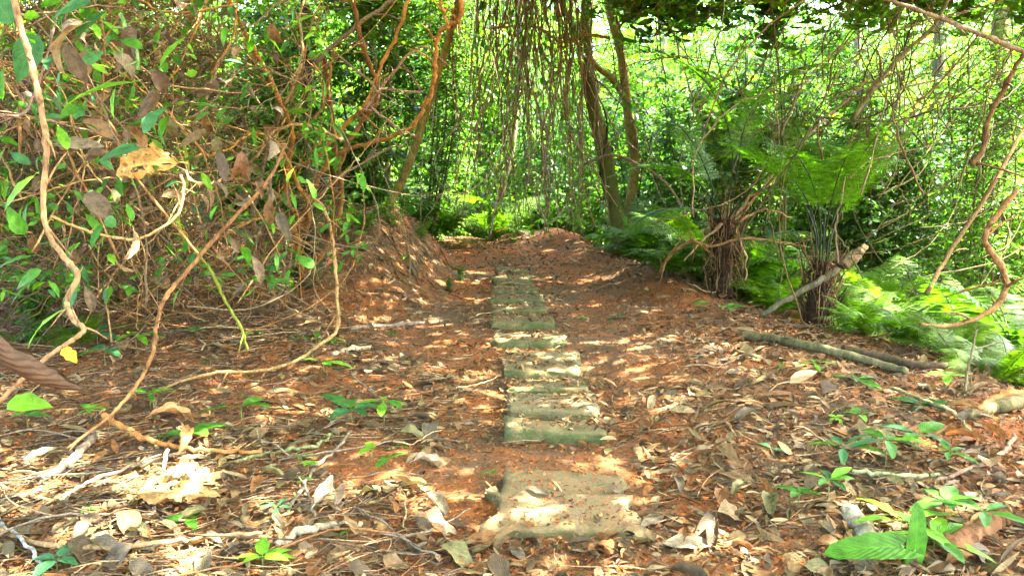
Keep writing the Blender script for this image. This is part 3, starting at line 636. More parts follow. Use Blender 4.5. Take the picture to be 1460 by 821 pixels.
for pl, y, w, tn in [
    ([(432, 395), (425, 350), (438, 300), (462, 240), (500, 212), (545, 200), (583, 184), (602, 158), (618, 122), (622, 85), (628, 45), (655, 25), (656, -30)], [7.9, 6.6, 5.6], [13, 8, 8, 9], ORANGE),
    ([(430, 392), (470, 340), (486, 285), (484, 235), (510, 180), (538, 140), (527, 95), (515, 55), (505, 0), (500, -40)], [7.9, 7.0, 6.0], [12, 9, 8], RUST),
    ([(436, 330), (440, 290), (420, 245), (448, 225), (500, 170), (520, 152), (545, 90), (570, 40), (585, -10), (590, -50)], [7.6, 6.4, 5.8], [9, 7, 6], ORANGE),
    ([(428, 380), (372, 355), (362, 295), (384, 205), (405, 150), (440, 100), (500, 45), (560, 0), (590, -30)], [7.9, 6.8, 6], [9, 8, 7], GREY),
    ([(424, 350), (408, 260), (418, 195), (402, 150), (374, 92), (348, 45), (326, 0), (318, -40)], [7.4, 6.2, 5.2], [9, 8, 7], ORANGE),
    ([(430, 330), (410, 290), (370, 265), (330, 255), (290, 262), (240, 250)], [7.4, 6.4, 5.6], [9, 7, 4], RUST),
    ([(428, 345), (400, 300), (365, 312), (330, 330), (300, 345)], [7.4, 6.4], [7, 4], ORANGE),
    ([(520, 160), (545, 130), (600, 132)], [6.2], [5, 4], (.14, .09, .05)), ([(525, 150), (570, 185), (592, 195)], [6.2, 6.5], [5, 4], GREY),
    ([(540, 135), (520, 110), (480, 78)], [6.2], [6, 4], GREY), ([(522, 155), (560, 105), (600, 68), (640, 95)], [6.2, 6.8], [6, 5, 3], (.14, .08, .04)),
    ([(490, 200), (430, 178), (388, 190), (366, 225)], [6.4], [6, 4], TAN), ([(430, 310), (385, 365), (330, 380), (270, 372), (220, 395)], [7.2, 6.2], [9, 5], RUST),
    ([(440, 300), (475, 260), (540, 218), (575, 208)], [7.2], [7, 4], GREY), ([(420, 250), (395, 205), (360, 190), (320, 215), (250, 225)], [6.4, 5.6], [6, 4], ORANGE),
    ([(405, 150), (430, 90), (428, 30), (436, -20)], [6.4], [6, 4], TAN), ([(340, 60), (372, 92), (430, 120)], [6], [4, 3], GREY),
    ([(418, 200), (455, 160), (470, 110), (478, 60)], [6.8], [6, 5], RUST), ([(640, 40), (632, 15), (620, -20)], [5.6], [6, 5], ORANGE)]:
    vine(pl, y, np.array(w) * .75, tn, "", par=bush, name="branch", wob=.009)
dk = P3([(440, 405, 8.1), (442, 350, 8.0), (452, 300, 7.9), (462, 255, 7.8)])
V, Fc, cc, uv = tube(dk, [.14, .11, .07, .03], 9, 6, .2, .01, (.022, .018, .013)); ob("hollow_shade", mk("hollow_shade", V - base, Fc, BARK, cc, uv), bush)  # near-black tapered form added in place of the shaded hollow under the shrub
vine([(449, 284), (462, 297), (472, 330), (478, 380), (481, 430), (481, 470), (455, 492), (420, 515), (372, 528), (300, 532), (228, 580)], [5.9, 5.6, 4.9], [4, 5, 4], TAN, "pale tan vine dropping straight from the orange shrub and bending left along the litter")
vine([(408, 205), (380, 260), (320, 325), (262, 392), (234, 428), (222, 470), (216, 510), (186, 562), (150, 598), (95, 640)], [4.6, 4.0, 3.5], [4, 6, 6, 4], (.16, .08, .028), "long red brown vine slanting down to the litter right of the pale vine")
vine([(262, 200), (268, 250), (254, 310), (268, 345), (300, 385), (322, 430), (345, 470), (352, 500)], [4.6, 4.9], [4, 5, 4], OLIVE, "thin green vine curving down in front of the dry vine thicket")
vine([(172, 20), (180, 45), (195, 75), (196, 100)], 3.6, [6, 5], (.13, .22, .06), "pale green leafy shoot curving down at the top left")
vine([(72, 308), (120, 328), (172, 340), (205, 338), (250, 310), (262, 270), (258, 250)], [3.2, 3.6], [4, 4], TAN, "thin tan tendril looping through a small dry knot")
vine([(1312, 462), (1345, 466), (1385, 456), (1420, 436), (1434, 410), (1430, 385), (1405, 345), (1412, 320), (1450, 270)], [5.6, 5.9], [5, 8, 9, 7], (.16, .085, .03), "thick brown branch curving like a hook above the right hand ferns", "branch", "hooked_branch")
vine([(1238, -10), (1300, 12), (1345, 28), (1395, 48), (1440, 66), (1490, 88)], [5.2], [5, 6, 6], (.13, .10, .05), "grey brown branch slanting down at the top right", "branch", "slanting_branch")
vine([(1215, 170), (1250, 120), (1290, 75), (1330, 40), (1350, 0), (1362, -30)], [7.4], [7, 6, 5], (.10, .09, .035), "dark olive branch leaning up to the top right", "branch", "slanting_branch")
vine([(1320, 420), (1360, 350), (1400, 290), (1440, 220), (1480, 150)], [7.0, 7.4], [7, 6, 5], (.12, .08, .03), "long brown branch leaning right behind the hooked branch", "branch", "slanting_branch")
vine([(1385, 235), (1402, 210), (1410, 170), (1440, 110), (1470, 60)], [6.6], [8, 7, 6], (.09, .055, .02), "dark brown knotted branch at the right edge", "branch", "slanting_branch")
vine([(985, 340), (1010, 352), (1060, 340), (1110, 345), (1150, 352)], [7.9, 7.6], [3, 4, 2], RUST, "thin tan root arching past the foot of the tree fern")
vine([(940, 390), (955, 365), (985, 345), (1010, 352)], [8.4, 7.8], [5, 5], RUST, "short rusty root curving out of the bank left of the tree fern")
vine([(830, 235), (870, 222), (905, 232), (950, 262), (985, 320), (1000, 350)], [12.5, 11], [4, 4], GREY, "thin grey vine looping from the mossy trunk to the ferns")
vine([(700, 40), (760, 38), (800, 60), (830, 50), (870, 55)], [12], [4, 4], TAN, "thin pale vine crossing the top of the vine curtain")
vine([(520, 0), (560, 70), (600, 130)], 9, [4, 3], GREY, "thin grey stem behind the orange stemmed shrub")
vine([(0, 165), (40, 155), (72, 60), (80, 20)], [3.0, 3.6], [4, 3], (.14, .09, .06), "thin brown twig crossing behind the top of the pale vine")
vine([(1105, 500), (1120, 300), (1112, 120), (1095, -20)], [9], [3, 3], (.06, .06, .02), "thin upright dark stem right of the tree fern")
vine([(1380, 590), (1376, 550), (1386, 500), (1392, 470)], [4.7], [4, 3], (.13, .11, .05), "short upright pale stem at the right edge of the litter", "stick", "dry_stick")

# ------------------------------------------------------------------ leaf templates
rng = np.random.default_rng(105)
DT = {}
for nm, c in [("tan", (.155, .095, .036)), ("grey brown", (.095, .072, .038)), ("dark brown", (.06, .04, .018)), ("orange brown", (.15, .068, .019)), ("pale", (.16, .12, .062)), ("olive brown", (.11, .098, .032))]:
    for q, (form, kw) in enumerate([("flat", dict(bend=.25, fold=.1, wave=.025, curl=0)), ("curled", dict(bend=1.5, fold=.35, wave=.04, curl=0)), ("rolled", dict(bend=.7, fold=.0, wave=.03, curl=1.5))]):
        DT[(nm, form)] = leaf_tpl("dead_leaf", DRY, c, asp=[.44, .5, .46][q], R=9, shape=['leaf', 'ovate', 'leaf'][q], seed=hash(form) % 7 + len(nm), petiole=.16, **kw)
DK = list(DT)
GT = {}
for nm, c in [("mid", (.050, .145, .012)), ("lime", (.11, .25, .015)), ("blue", (.042, .13, .04)), ("dark", (.03, .09, .016))]:
    for sh, kw in [('lance', dict(asp=.30, shape='leaf', bend=.45, fold=.22)), ('ovate', dict(asp=.5, shape='ovate', bend=.5, fold=.18)), ('obov', dict(asp=.42, shape='obov', bend=.5, fold=.2)),
                   ('heart', dict(asp=.72, shape='heart', bend=.45, fold=.15, lobe=.16)), ('arrow', dict(asp=.52, shape='heart', bend=.35, fold=.14, lobe=.26)), ('blade', dict(asp=.10, shape='blade', bend=.9, fold=.25, R=9))]:
        GT[(nm, sh)] = leaf_tpl("leaf", GREEN, c, wave=.012, seed=len(nm) + len(sh), petiole=.0 if sh == 'blade' else .1, **kw)
def set_dir(o, loc, axis, up, s):
    """put a leaf at loc, its midrib along axis"""
    x = Vector(axis).normalized(); u = Vector(up); y = u.cross(x)
    if y.length < 1e-3: y = Vector((0, 1, 0)).cross(x)
    y.normalize(); z = x.cross(y); R = Matrix((x, y, z)).transposed().to_4x4()
    o.matrix_basis = Matrix.Translation(Vector(loc)) @ R @ Matrix.Diagonal((s, s, s, 1))

# ------------------------------------------------------------------ dry vine thicket on the left
rng = np.random.default_rng(106)
tb = np.array([-3.0, 6.8, gz(-3.0, 6.8)])
th = thing("vine_thicket", tb, "tangled thicket of dry vines and hanging dead leaves on the left", "thicket")
for k in range(285):
    px, py = rng.uniform(-20, 470), rng.uniform(-20, 425); y = rng.uniform(4.6, 8.2) if px > 120 else rng.uniform(3.6, 6.5)
    if py > 300: y = rng.uniform(5.4, 8.0)
    if px > 290 and rng.random() < .6: continue
    c0 = P(px, py, y); L = rng.uniform(.5, 2.2); an = rng.uniform(0, PI) if rng.random() < .6 else rng.normal(.7, .3); d = np.array([math.cos(an), rng.normal(0, .5), math.sin(an) * .9]); d /= np.linalg.norm(d)
    side = np.array([-d[2], 0, d[0]]); kk = rng.normal(0, .38)
    pts = [c0 + d * L * (f - .5) + side * kk * L * (1 - (2 * f - 1) ** 2) + rng.normal(0, .025, 3) for f in np.linspace(0, 1, 5)]
    for p in pts: p[2] = max(p[2], gz(p[0], p[1]) + .01)
    c = [TAN, GREY, ORANGE, GREY, (.10, .07, .035), TAN, RUST][rng.integers(7)]
    V, Fc, cc, uv = tube(pts, rng.uniform(.0025, .0075) * np.array([1, .9, .6]), 5, 6, .1, .005, np.array(c))
    ob("twig", mk("twig", V - tb, Fc, VINE, cc, uv), th)
for k in range(190):
    px, py = rng.uniform(40, 400), rng.uniform(-10, 290) if rng.random() < .85 else rng.uniform(280, 420); y = rng.uniform(3.6, 6.6)
    if px < 90: y += .5
    o = ob("dead_leaf", DT[DK[rng.choice([1, 2, 4, 5, 7, 8, 0, 3, 13, 14, 16])]], th); ax = rng.normal(0, 1, 3) + np.array([0, 0, -1.1])
    set_dir(o, P(px, py, y) - tb, ax, rng.normal(0, 1, 3) + np.array([0, -1, .5]), rng.uniform(.07, .2))
for k in range(180):
    px, py = (rng.uniform(-15, 170), rng.uniform(0, 420)) if rng.random() < .62 else (rng.uniform(100, 460), rng.uniform(0, 400)); y = rng.uniform(3.0, 5.5)
    o = ob("green_leaf", GT[(["mid", "blue", "lime", "dark", "blue", "mid"][rng.integers(6)], ['ovate', 'lance', 'obov'][rng.integers(3)])], th); ax = rng.normal(0, .8, 3) + np.array([0, -.3, -.35])
    set_dir(o, P(px, py, y) - tb, ax, np.array([0, -.35, 1]) + rng.normal(0, .4, 3), rng.uniform(.06, .13))
A = Acc(); n = 10500
px = rng.uniform(-40, 440, n); py = rng.uniform(-60, 330, n); yy = rng.uniform(5.8, 9.2, n)
dn = .5 + .9 * vn(px * .012, py * .014 + 3); k_ = rng.random(n) < dn - 1.3 * ss((px - 240) / 110); pp = np.array([P(a_, b_, c_) for a_, b_, c_ in zip(px[k_], py[k_], yy[k_])])
pal = np.array([(.20, .125, .05), (.14, .10, .055), (.065, .04, .02), (.17, .08, .025), (.11, .09, .035), (.27, .20, .11)])
nn = len(pp); A.add(*leaf_batch(pp, euler_frames(rng.uniform(0, 6.28, nn), rng.normal(-.6, .6, nn), rng.normal(0, 1, nn)), rng.uniform(.05, .17, nn), rng.uniform(.018, .055, nn), rng.normal(.6, .9, nn), rng.uniform(0, .7, nn), pal[rng.integers(6, size=nn)], 4))
ob("dry_leaf_mass", A.mesh("dry_leaf_mass", DRYFAR, origin=tb), th, kind="stuff")
A = Acc()
for k in range(3000):
    px, py = rng.uniform(-20, 480), rng.uniform(-30, 425); y = rng.uniform(5.5, 8.5); c0 = P(px, py, y); d = rng.normal(0, 1, 3) * np.array([1, .6, .8]); d /= np.linalg.norm(d); L = rng.uniform(.3, 1.2)
    if rng.random() < ss((px - 250) / 120) * (.92 if py < 300 else .55): continue
    pts = [c0 - d * L / 2, c0 - d * L / 6 + rng.normal(0, .1 * L, 3), c0 + d * L / 6 + rng.normal(0, .1 * L, 3), c0 + d * L / 2]
    for p in pts: p[2] = max(p[2], gz(p[0], p[1]) + .005)
    A.add(*tube(pts, rng.uniform(.002, .005), 3, 5, 0, 0, np.array([TAN, RUST, GREY, (.1, .07, .04)][k % 4]) * .8))
ob("fine_strand", A.mesh("fine_strand", VINE, origin=tb), th, kind="stuff")
A = Acc(); n = 5000; px = np.where(rng.random(n) < .6, rng.uniform(-40, 190, n), rng.uniform(100, 520, n)); py = rng.uniform(-40, 410, n); yy = rng.uniform(4.6, 8.8, n)
k_ = rng.random(n) < .45 + 1.1 * vn(px * .02 + 40, py * .02); pp = np.array([P(a_, b_, c_) for a_, b_, c_ in zip(px[k_], py[k_], yy[k_])]); k_ = pp[:, 2] > terr(pp[:, 0], pp[:, 1]) + .05; pp = pp[k_]; nn = len(pp)
A.add(*leaf_batch(pp, euler_frames(rng.uniform(0, 6.28, nn), rng.normal(-.3, .5, nn), rng.normal(0, .6, nn)), rng.uniform(.05, .16, nn), rng.uniform(.02, .055, nn), rng.normal(.4, .4, nn), rng.uniform(0, .4, nn), green(nn, (.045, .125, .014), .3, .2), 4))
ob("small_green_leaves", A.mesh("small_green_leaves", GREEN, origin=tb), th, kind="stuff")
# single leaves hanging in or before it
def lone_leaf(name, me, px, py, y, axis, up, size, label, cat="leaf"):
    o = ob(name, me); set_dir(o, P(px, py, y), axis, up, size); return tag(o, label, cat)
YL = leaf_tpl("dead_leaf", DRY, (.42, .24, .055), asp=.40, R=34, shape='leaf', fold=.3, bend=.9, wave=.07, seed=3, petiole=.1, nc=15, holes=.38)
lone_leaf("hanging_dead_leaf", YL, 255, 232, 3.4, (-1, -.1, .06), (0.1, -.85, .45), .35, "big yellow tan dead leaf full of holes hanging in the dry thicket")
CL = leaf_tpl("dead_leaf", DRY, (.20, .115, .055), asp=.5, R=14, shape='leaf', fold=.0, bend=1.9, wave=.07, curl=1.3, seed=8, petiole=.1)
lone_leaf("hanging_dead_leaf", CL, 345, 215, 4.4, (-.1, 0, -1), (.4, -1, 0), .26, "brown crumpled dead leaf dangling right of the big yellow leaf")
lone_leaf("hanging_dead_leaf", DT[("grey brown", "flat")], 92, 62, 3.3, (.35, .2, -1), (0, -1, .3), .17, "grey brown leaf hanging flat beside the top of the pale vine")
lone_leaf("hanging_dead_leaf", DT[("pale", "curled")], 120, 35, 3.1, (-1, 0, -.25), (0, -.6, 1), .26, "pale curled dead leaf draped under the blue green leaves at the top left")
lone_leaf("hanging_dead_leaf", DT[("grey brown", "curled")], 195, 40, 3.2, (-.7, 0, -.9), (0, -1, .4), .18, "grey crumpled dead leaf wrapped on the pale green shoot")
lone_leaf("hanging_dead_leaf", DT[("pale", "flat")], 75, 205, 3.6, (1, .1, .05), (0, -.7, 1), .22, "long pale dead leaf lying level behind the pale vine")
lone_leaf("foreground_dead_leaf", leaf_tpl("dead_leaf", DRY, (.055, .032, .014), asp=.40, R=18, shape='obov', fold=.0, bend=-1.4, wave=.012, curl=2.3, seed=5, nc=11, petiole=.15), -48, 432, 1.05, (.0, .05, -1), (1, .75, .1), .215, "big curled brown leaf hanging close at the left edge")
lone_leaf("yellow_leaf", leaf_tpl("leaf", DRY, (.75, .33, .02), asp=.6, R=9, shape='ovate', fold=.3, bend=1.3, wave=.07, seed=2), 88, 498, 2.05, (.8, -.2, -.35), (-.2, -.5, .9), .055, "small orange yellow withered leaf on the kink of the pale vine")
for px, py, y, L, ax, up, key, lb in [
    (130, 5, 3.0, .20, (-1, .1, -.1), (0, -.7, .8), ("blue", "ovate"), "blue green veined leaf at the top left, above the pale curled leaf"), (150, 18, 3.1, .17, (-.9, -.1, -.5), (.2, -.8, .7), ("blue", "lance"), "narrow blue green leaf just under the veined leaf at the top left"),
    (190, 118, 3.2, .30, (-1, -.1, -.12), (0, -.35, 1), ("lime", "lance"), "long lime green leaf held level on the thin shoot, upper left"), (165, 125, 3.2, .13, (-.25, -.1, -.8), (-.6, -.7, .5), ("lime", "lance"), "lime green leaf pointing down under the level lime leaf"),
    (228, 95, 3.3, .16, (.5, 0, .8), (-.6, -.7, .4), ("lime", "lance"), "lime green leaf pointing up on the thin shoot"), (204, 190, 3.3, .15, (.6, -.2, .8), (-.4, -.8, .4), ("blue", "ovate"), "veined green leaf standing up beside the thin shoot"),
    (200, 212, 3.3, .19, (-1, -.2, -.1), (0, -.5, .9), ("blue", "ovate"), "blue green leaf right above the big yellow dead leaf"), (50, 250, 2.9, .18, (-.75, -.2, -.6), (-.4, -.7, .6), ("lime", "lance"), "bright green lance leaf left of the pale vine"),
    (35, 335, 2.9, .12, (-.2, -.3, .7), (.2, -.9, .3), ("mid", "ovate"), "round green leaf left of the pale vine kink"), (60, 385, 2.8, .12, (-.8, -.2, -.4), (0, -.7, .8), ("mid", "ovate"), "green leaf low beside the pale vine kink"),
    (45, 365, 2.9, .13, (-1, -.2, -.15), (0, -.4, 1), ("mid", "lance"), "level green leaf beneath the round green leaf"), (55, 50, 3.3, .22, (-.5, -.2, -.9), (.3, -.9, .3), ("blue", "ovate"), "pale blue green broad leaf behind the pale vine near the top"),
    (18, 35, 3.0, .2, (-.4, -.2, .8), (.2, -1, .2), ("blue", "ovate"), "dark blue green leaf in the top left corner"), (95, 440, 2.0, .19, (-1, -.15, -.45), (-.2, -.4, .9), ("lime", "blade"), "long bright green blade beside the vine kink"),
    (10, 575, 1.5, .09, (.9, -.1, .1), (0, -.6, .9), ("lime", "ovate"), "yellow green leaf at the left edge under the curled brown leaf"), (450, 22, 5.0, .2, (-1, 0, -.25), (0, -.5, .9), ("lime", "lance"), "lime green leaf in the orange stems near the top")]:
    lone_leaf("single_leaf", GT[key], px, py, y, ax, up, L, lb)

# ------------------------------------------------------------------ ferns
rng = np.random.default_rng(107)
def frond_mesh(pts, pl, npin=26, bip=False, tone=(.05, .14, .02), wood=(.07, .08, .02), origin=(0, 0, 0), rr=.006, asp=.17, seed=0, start=.15, updir=(0, 0, 1.)):
    r = np.random.default_rng(seed); C = catmull(pts, 10); A = Acc()
    A.add(*tube(pts, [rr, rr * .8, rr * .3], 5, 6, .04, col=wood))
    s = np.concatenate([[0], np.cumsum(np.linalg.norm(np.diff(C, axis=0), axis=1))]); s /= s[-1]
    t = np.linspace(start, .995, npin); q = np.stack([np.interp(t, s, C[:, k]) for k in range(3)], 1)
    tg = nrm(np.stack([np.interp(t, s, np.gradient(C, axis=0)[:, k]) for k in range(3)], 1))
    ud = np.asarray(updir, float); lat = nrm(np.cross(tg, np.tile(ud, (npin, 1)) + 1e-3)); up = nrm(np.cross(lat, tg))
    u = (t - start) / (1 - start); prof = (np.sin(PI * (.13 + .87 * u) ** .8) ** .75) * (1 - .12 * u) + .03
    for sd in (-1, 1):
        ax = nrm(lat * sd + tg * (.30 + .45 * u[:, None]) - up * .0 + r.normal(0, .07, q.shape) + np.array([0, 0, -.16])); LL = pl * prof * r.uniform(.88, 1.08, npin)
        col = np.array(tone)[None] * (1 + .2 * r.normal(0, 1, (npin, 1)).clip(-1.5, 1.5))
        if not bip:
            A.add(*leaf_batch(q, frames(ax, up), LL, np.maximum(LL * asp, .006), .35, .15, col, 5, 'blade'))
        else:
            m = 11; f = (np.arange(m) + .7) / m
            b = q[:, None] + ax[:, None] * (f[None, :, None] * LL[:, None, None]); b[:, :, 2] -= .12 * LL[:, None] * f[None] ** 2
            for s2 in (-1, 1):
                l2 = nrm(np.cross(ax, up)) * s2
                a2 = nrm(l2[:, None] + ax[:, None] * .5 + r.normal(0, .08, b.shape)); ll = (.24 * LL[:, None] * (1.05 - f[None] * .8)).ravel()
                A.add(*leaf_batch(b.reshape(-1, 3), frames(a2.reshape(-1, 3), np.repeat(up, m, 0)), ll, ll * .42, .2, .1, np.repeat(col, m, 0), 2))
    return A.mesh("frond", GREENFAR if bip else GREEN, origin=origin)
def arc(az, L, e0, e1, n=6, base=(0, 0, 0)):
    p = np.array(base, float); out = [p.copy()]
    for k in range(n):
        e = e0 + (e1 - e0) * (k / (n - 1)) ** .8; p = p + L / n * np.array([math.cos(az) * math.cos(e), math.sin(az) * math.cos(e), math.sin(e)]); out.append(p.copy())
    return np.array(out)
# tree fern with the dark trunk
fb = P(1030, 402, 8.5); fb[2] = gz(*fb[:2]) - .05; FT = P(1036, 312, 8.5)
t = thing("tree_fern", fb, "tree fern with short dark fibrous trunk at the right edge of the path", "fern")
tr = [fb, fb * .5 + FT * .5 + np.array([-.01, 0, 0]), FT]
V, Fc, cc, uv = tube(tr, [.10, .10, .11], 16, 10, .13, .006, (.030, .018, .008)); ob("trunk", mk("trunk", V - fb, Fc, VINE, cc, uv), t)
def fibres(o_, b, tp, n, rad, L, name="fibre"):
    A = Acc()
    for k in range(n):
        f = rng.random() ** .7; c = np.array(b) * (1 - f) + np.array(tp) * f; az = rng.uniform(0, 6.28); o1 = np.array([math.cos(az), math.sin(az), 0])
        p0 = c + o1 * rad * .9; l = rng.uniform(.4, 1) * L; dn = rng.choice([-1, 1, 1]); pts = [p0, p0 + o1 * l * .25 + np.array([0, 0, dn * .2 * l]), p0 + o1 * l * rng.uniform(.2, .6) + np.array([0, 0, dn * l * .75])]
        A.add(*tube(pts, [.009, .006, .003], 4, 4, .1, 0, [(.085, .05, .02), (.035, .022, .012), (.15, .09, .035)][k % 3]))
    ob(name, A.mesh(name, VINE, origin=o_.location), o_, kind="stuff")
fibres(t, fb, FT, 200, .105, .42)
for n, (pl, y, L) in enumerate([([(1036, 312), (1044, 250), (1042, 200), (1026, 150), (998, 108), (950, 78), (890, 62), (830, 70), (782, 92)], [8.5, 8.2], .30), ([(1040, 312), (1052, 240), (1062, 180), (1090, 130), (1140, 98), (1200, 92), (1240, 110)], [8.5, 8.1], .33),
                                 ([(1042, 314), (1075, 262), (1110, 225), (1160, 205), (1215, 215), (1250, 240)], [8.5, 7.6], .30), ([(1030, 312), (1005, 270), (965, 240), (915, 235), (860, 255)], [8.5, 7.9], .28),
                                 ([(1028, 314), (1010, 250), (985, 200), (960, 175), (915, 165)], [8.5, 9.2], .3), ([(1036, 312), (1046, 240), (1070, 170), (1100, 110), (1160, 60)], [8.5, 9.2], .34),
                                 ([(1030, 316), (1000, 300), (960, 296), (915, 312), (890, 340)], [8.5, 7.8], .24), ([(1038, 312), (1062, 280), (1100, 268), (1150, 280), (1190, 310)], [8.5, 8.0], .27)]):
    ys = np.linspace(y[0], y[1], len(pl)); pts = [P(a, b, c) for (a, b), c in zip(pl, ys)]
    ob("frond", frond_mesh(pts, L, 30, True, (.058, .135, .006), (.03, .045, .015), fb, .009, seed=n, start=.3), t)
for pl in ([(1042, 312), (1090, 262), (1140, 205), (1178, 170)], [(1046, 316), (1100, 258), (1150, 222)], [(1030, 318), (1000, 345), (975, 372)], [(1044, 320), (1060, 360), (1062, 400)], [(1050, 318), (1090, 300), (1130, 310)]):
    pts = [P(a, b, 8.4) for a, b in pl]; V, Fc, cc, uv = tube(pts, [.016, .012, .008], 6, 5, .12, .01, (.26, .16, .075)); ob("dead_stalk", mk("dead_stalk", V - fb, Fc, VINE, cc, uv), t)
# second fern clump with upright dark stalks
f2 = P(1165, 442, 7.5); f2[2] = gz(*f2[:2]) - .05; T2 = P(1172, 372, 7.5)
t = thing("tree_fern", f2, "fern clump with many upright dark stalks behind the leaning grey pole", "fern")
V, Fc, cc, uv = tube([f2, f2 * .5 + T2 * .5, T2], [.10, .095, .07], 16, 10, .13, .006, (.030, .018, .008)); ob("trunk", mk("trunk", V - f2, Fc, VINE, cc, uv), t)
fibres(t, f2, T2, 170, .085, .40)
for n in range(11):
    az = n * .571 + rng.uniform(-.2, .2); L = rng.uniform(1.3, 1.9); ob("frond", frond_mesh(arc(az, L, 1.52, rng.uniform(.0, .8), 7, T2 + np.array([math.cos(az), math.sin(az), 0]) * .06), .27, 26, True, (.058, .135, .006), (.03, .045, .015), f2, .008, seed=40 + n, start=.38), t)
# ground ferns: five fronds sets shared by all
FM = []
for v in range(4):
    DEADF = frond_mesh(arc(0, 1.0, .9, -1.0, 6), .16, 24, True, (.13, .075, .03), (.10, .06, .025), seed=99, rr=.005, start=.2) if v == 0 else DEADF
    FM.append([frond_mesh(arc(0, 1.0, [1.3, 1.2, 1.42, 1.1][v] + q * .05, -.35 + .25 * q, 6), .20 + .02 * v, 26, v % 2 == 1, [(.052, .112, .004), (.066, .128, .005), (.044, .102, .005), (.078, .142, .006)][v], seed=60 + v * 5 + q, rr=.005, start=.18) for q in range(3)])
def fern(px, py, y, v, n, sc, label, az0=None, group="ferns of the bank"):
    p = P(px, py, y); p[2] = gz(p[0], p[1]) - .02
    t = thing("fern", p, label, "fern", group); off = rng.uniform(0, 6)
    for k in range(n):
        o = ob("frond", FM[v][k % 3], t) if k != 4 else ob("dead_frond", DEADF, t); s = sc * rng.uniform(.75, 1.2); o.scale = (s, s, s); o.rotation_euler = (rng.normal(0, .12), rng.normal(0, .15), off + k * 6.283 / n + rng.normal(0, .2))
FL = ["bright green fern between the leaning grey pole and the fallen log", "light green fern with feathery fronds beyond the fallen log", "tall fern with arching fronds at the right edge", "dark green feathery fern at the right edge above the split log", "yellow green fern behind the second fern clump",
      "low fern left of the tree fern's dark trunk", "feathery fern behind the tree fern", "small fern at the foot of the two trunks", "fern with long level fronds behind the hooked branch", "lime fern under the hooked branch", "tall fern beyond the red earth mound",
      "fern behind the crest of the path", "small dark fern under the dry thicket", "fern low at the left edge of the litter", "tall lime fern behind the vine curtain", "deep green fern right of the hooked branch", "feathery fern far beyond the hooked branch"]
for k, a in enumerate([(1240, 485, 7.2, 0, 9, .75), (1330, 520, 6.3, 1, 9, .8), (1455, 470, 6.2, 2, 9, 1.3), (1420, 530, 5.4, 1, 8, .7), (1260, 430, 8.8, 3, 9, 1.0), (950, 385, 9.3, 2, 9, .8), (1090, 380, 10.0, 1, 9, 1.3), (905, 360, 11.8, 1, 8, .6),
                       (1380, 430, 7.6, 0, 10, 1.3), (1330, 460, 7.0, 3, 8, .8), (620, 340, 13.5, 2, 9, 1.7), (745, 345, 16.2, 1, 9, 1.4), (330, 392, 7.8, 1, 7, .4), (110, 365, 6.0, 1, 8, .55), (700, 330, 14.6, 3, 8, 1.5), (1470, 420, 7.4, 1, 9, 1.1), (1310, 380, 10.2, 1, 9, 1.4)]):
    fern(*a, FL[k])

# ------------------------------------------------------------------ logs, poles, split wood
rng = np.random.default_rng(108)
def log(pl, y, w, tone, label, name="fallen_log", cat="log", mat=DEADWOOD, knob=.045, lift=.6, moss=None):
    pts = []
    for k, (px, py) in enumerate(pl):
        p = G(px, py) if y is None else P(px, py, np.interp(k / (len(pl) - 1), np.linspace(0, 1, np.size(y)), np.atleast_1d(y))); pts.append(p)
    ws = np.interp(np.linspace(0, 1, len(pl)), np.linspace(0, 1, np.size(w)), np.atleast_1d(w)); r = [q / 2 * p[1] / F for q, p in zip(ws, pts)]
    if y is None:
        for p, q in zip(pts, r): p[2] = gz(p[0], p[1]) + q * lift + (.02 if name == 'fallen_log' else 0)
    V, Fc, cc, uv = tube(pts, r, 14, 7, knob, .002 if name == 'fallen_log' else .005, tone)
    return tag(ob(name, mk(name, V - pts[0], Fc, mat, cc, uv), loc=pts[0]), label, cat)
log([(1056, 484), (1100, 490), (1150, 500), (1210, 514), (1260, 528), (1292, 536)], None, [11, 13, 13, 10], (.085, .075, .034), "long grey green fallen log along the right edge of the litter")
log([(1200, 506), (1260, 518), (1300, 527), (1350, 528)], None, [13, 14, 9], (.05, .032, .02), "dark rotten wood lying behind the end of the fallen log")
log([(1300, 523), (1284, 545), (1270, 568), (1264, 592)], [5.75, 5.5, 5.2], [12, 13, 11], (.11, .07, .045), "short dark branch stub propped against the end of the fallen log", "branch_stub", "branch")
log([(1086, 450), (1120, 428), (1165, 402), (1208, 376)], [7.5, 7.3], [8, 9, 10], (.13, .105, .055), "leaning grey pole with a rough broken upper end", "leaning_pole", "pole")
log([(1200, 378), (1218, 366), (1232, 352)], [7.1], [14, 17, 11], (.17, .11, .05), "pale brown broken knot of wood on the upper end of the pole", "wood_knot", "wood", knob=.2)
log([(1375, 600), (1410, 590), (1450, 582), (1500, 575)], None, [16, 20, 24], (.085, .07, .03), "thick split log entering at the right edge", lift=.4)
log([(1392, 596), (1425, 584), (1460, 575)], None, [9, 12, 10], (.32, .11, .035), "red brown splinter of bare wood on the split log", "wood_splinter", "wood", lift=3.2, knob=.16)
log([(1352, 800), (1385, 775), (1412, 755), (1432, 745)], None, [30, 34, 32], (.13, .06, .026), "rotten red brown log piece at the bottom right corner", lift=.5, knob=.12)
log([(1205, 730), (1225, 752), (1240, 776)], None, [26, 30, 24], (.30, .24, .15), "pale flat piece of dead wood left of the sunlit grass blades", "wood_chip", "wood", lift=.2, knob=.15)
log([(395, 780), (430, 762), (470, 752), (505, 752)], None, [11, 13, 10, 8], (.36, .27, .15), "pale bleached bent stick left of the red patch", "fallen_stick", "stick", lift=.9)
log([(474, 508), (500, 502), (530, 497)], None, [7, 9, 6], (.38, .29, .15), "short pale piece of wood lying on the left slope", "fallen_stick", "stick", lift=.9)
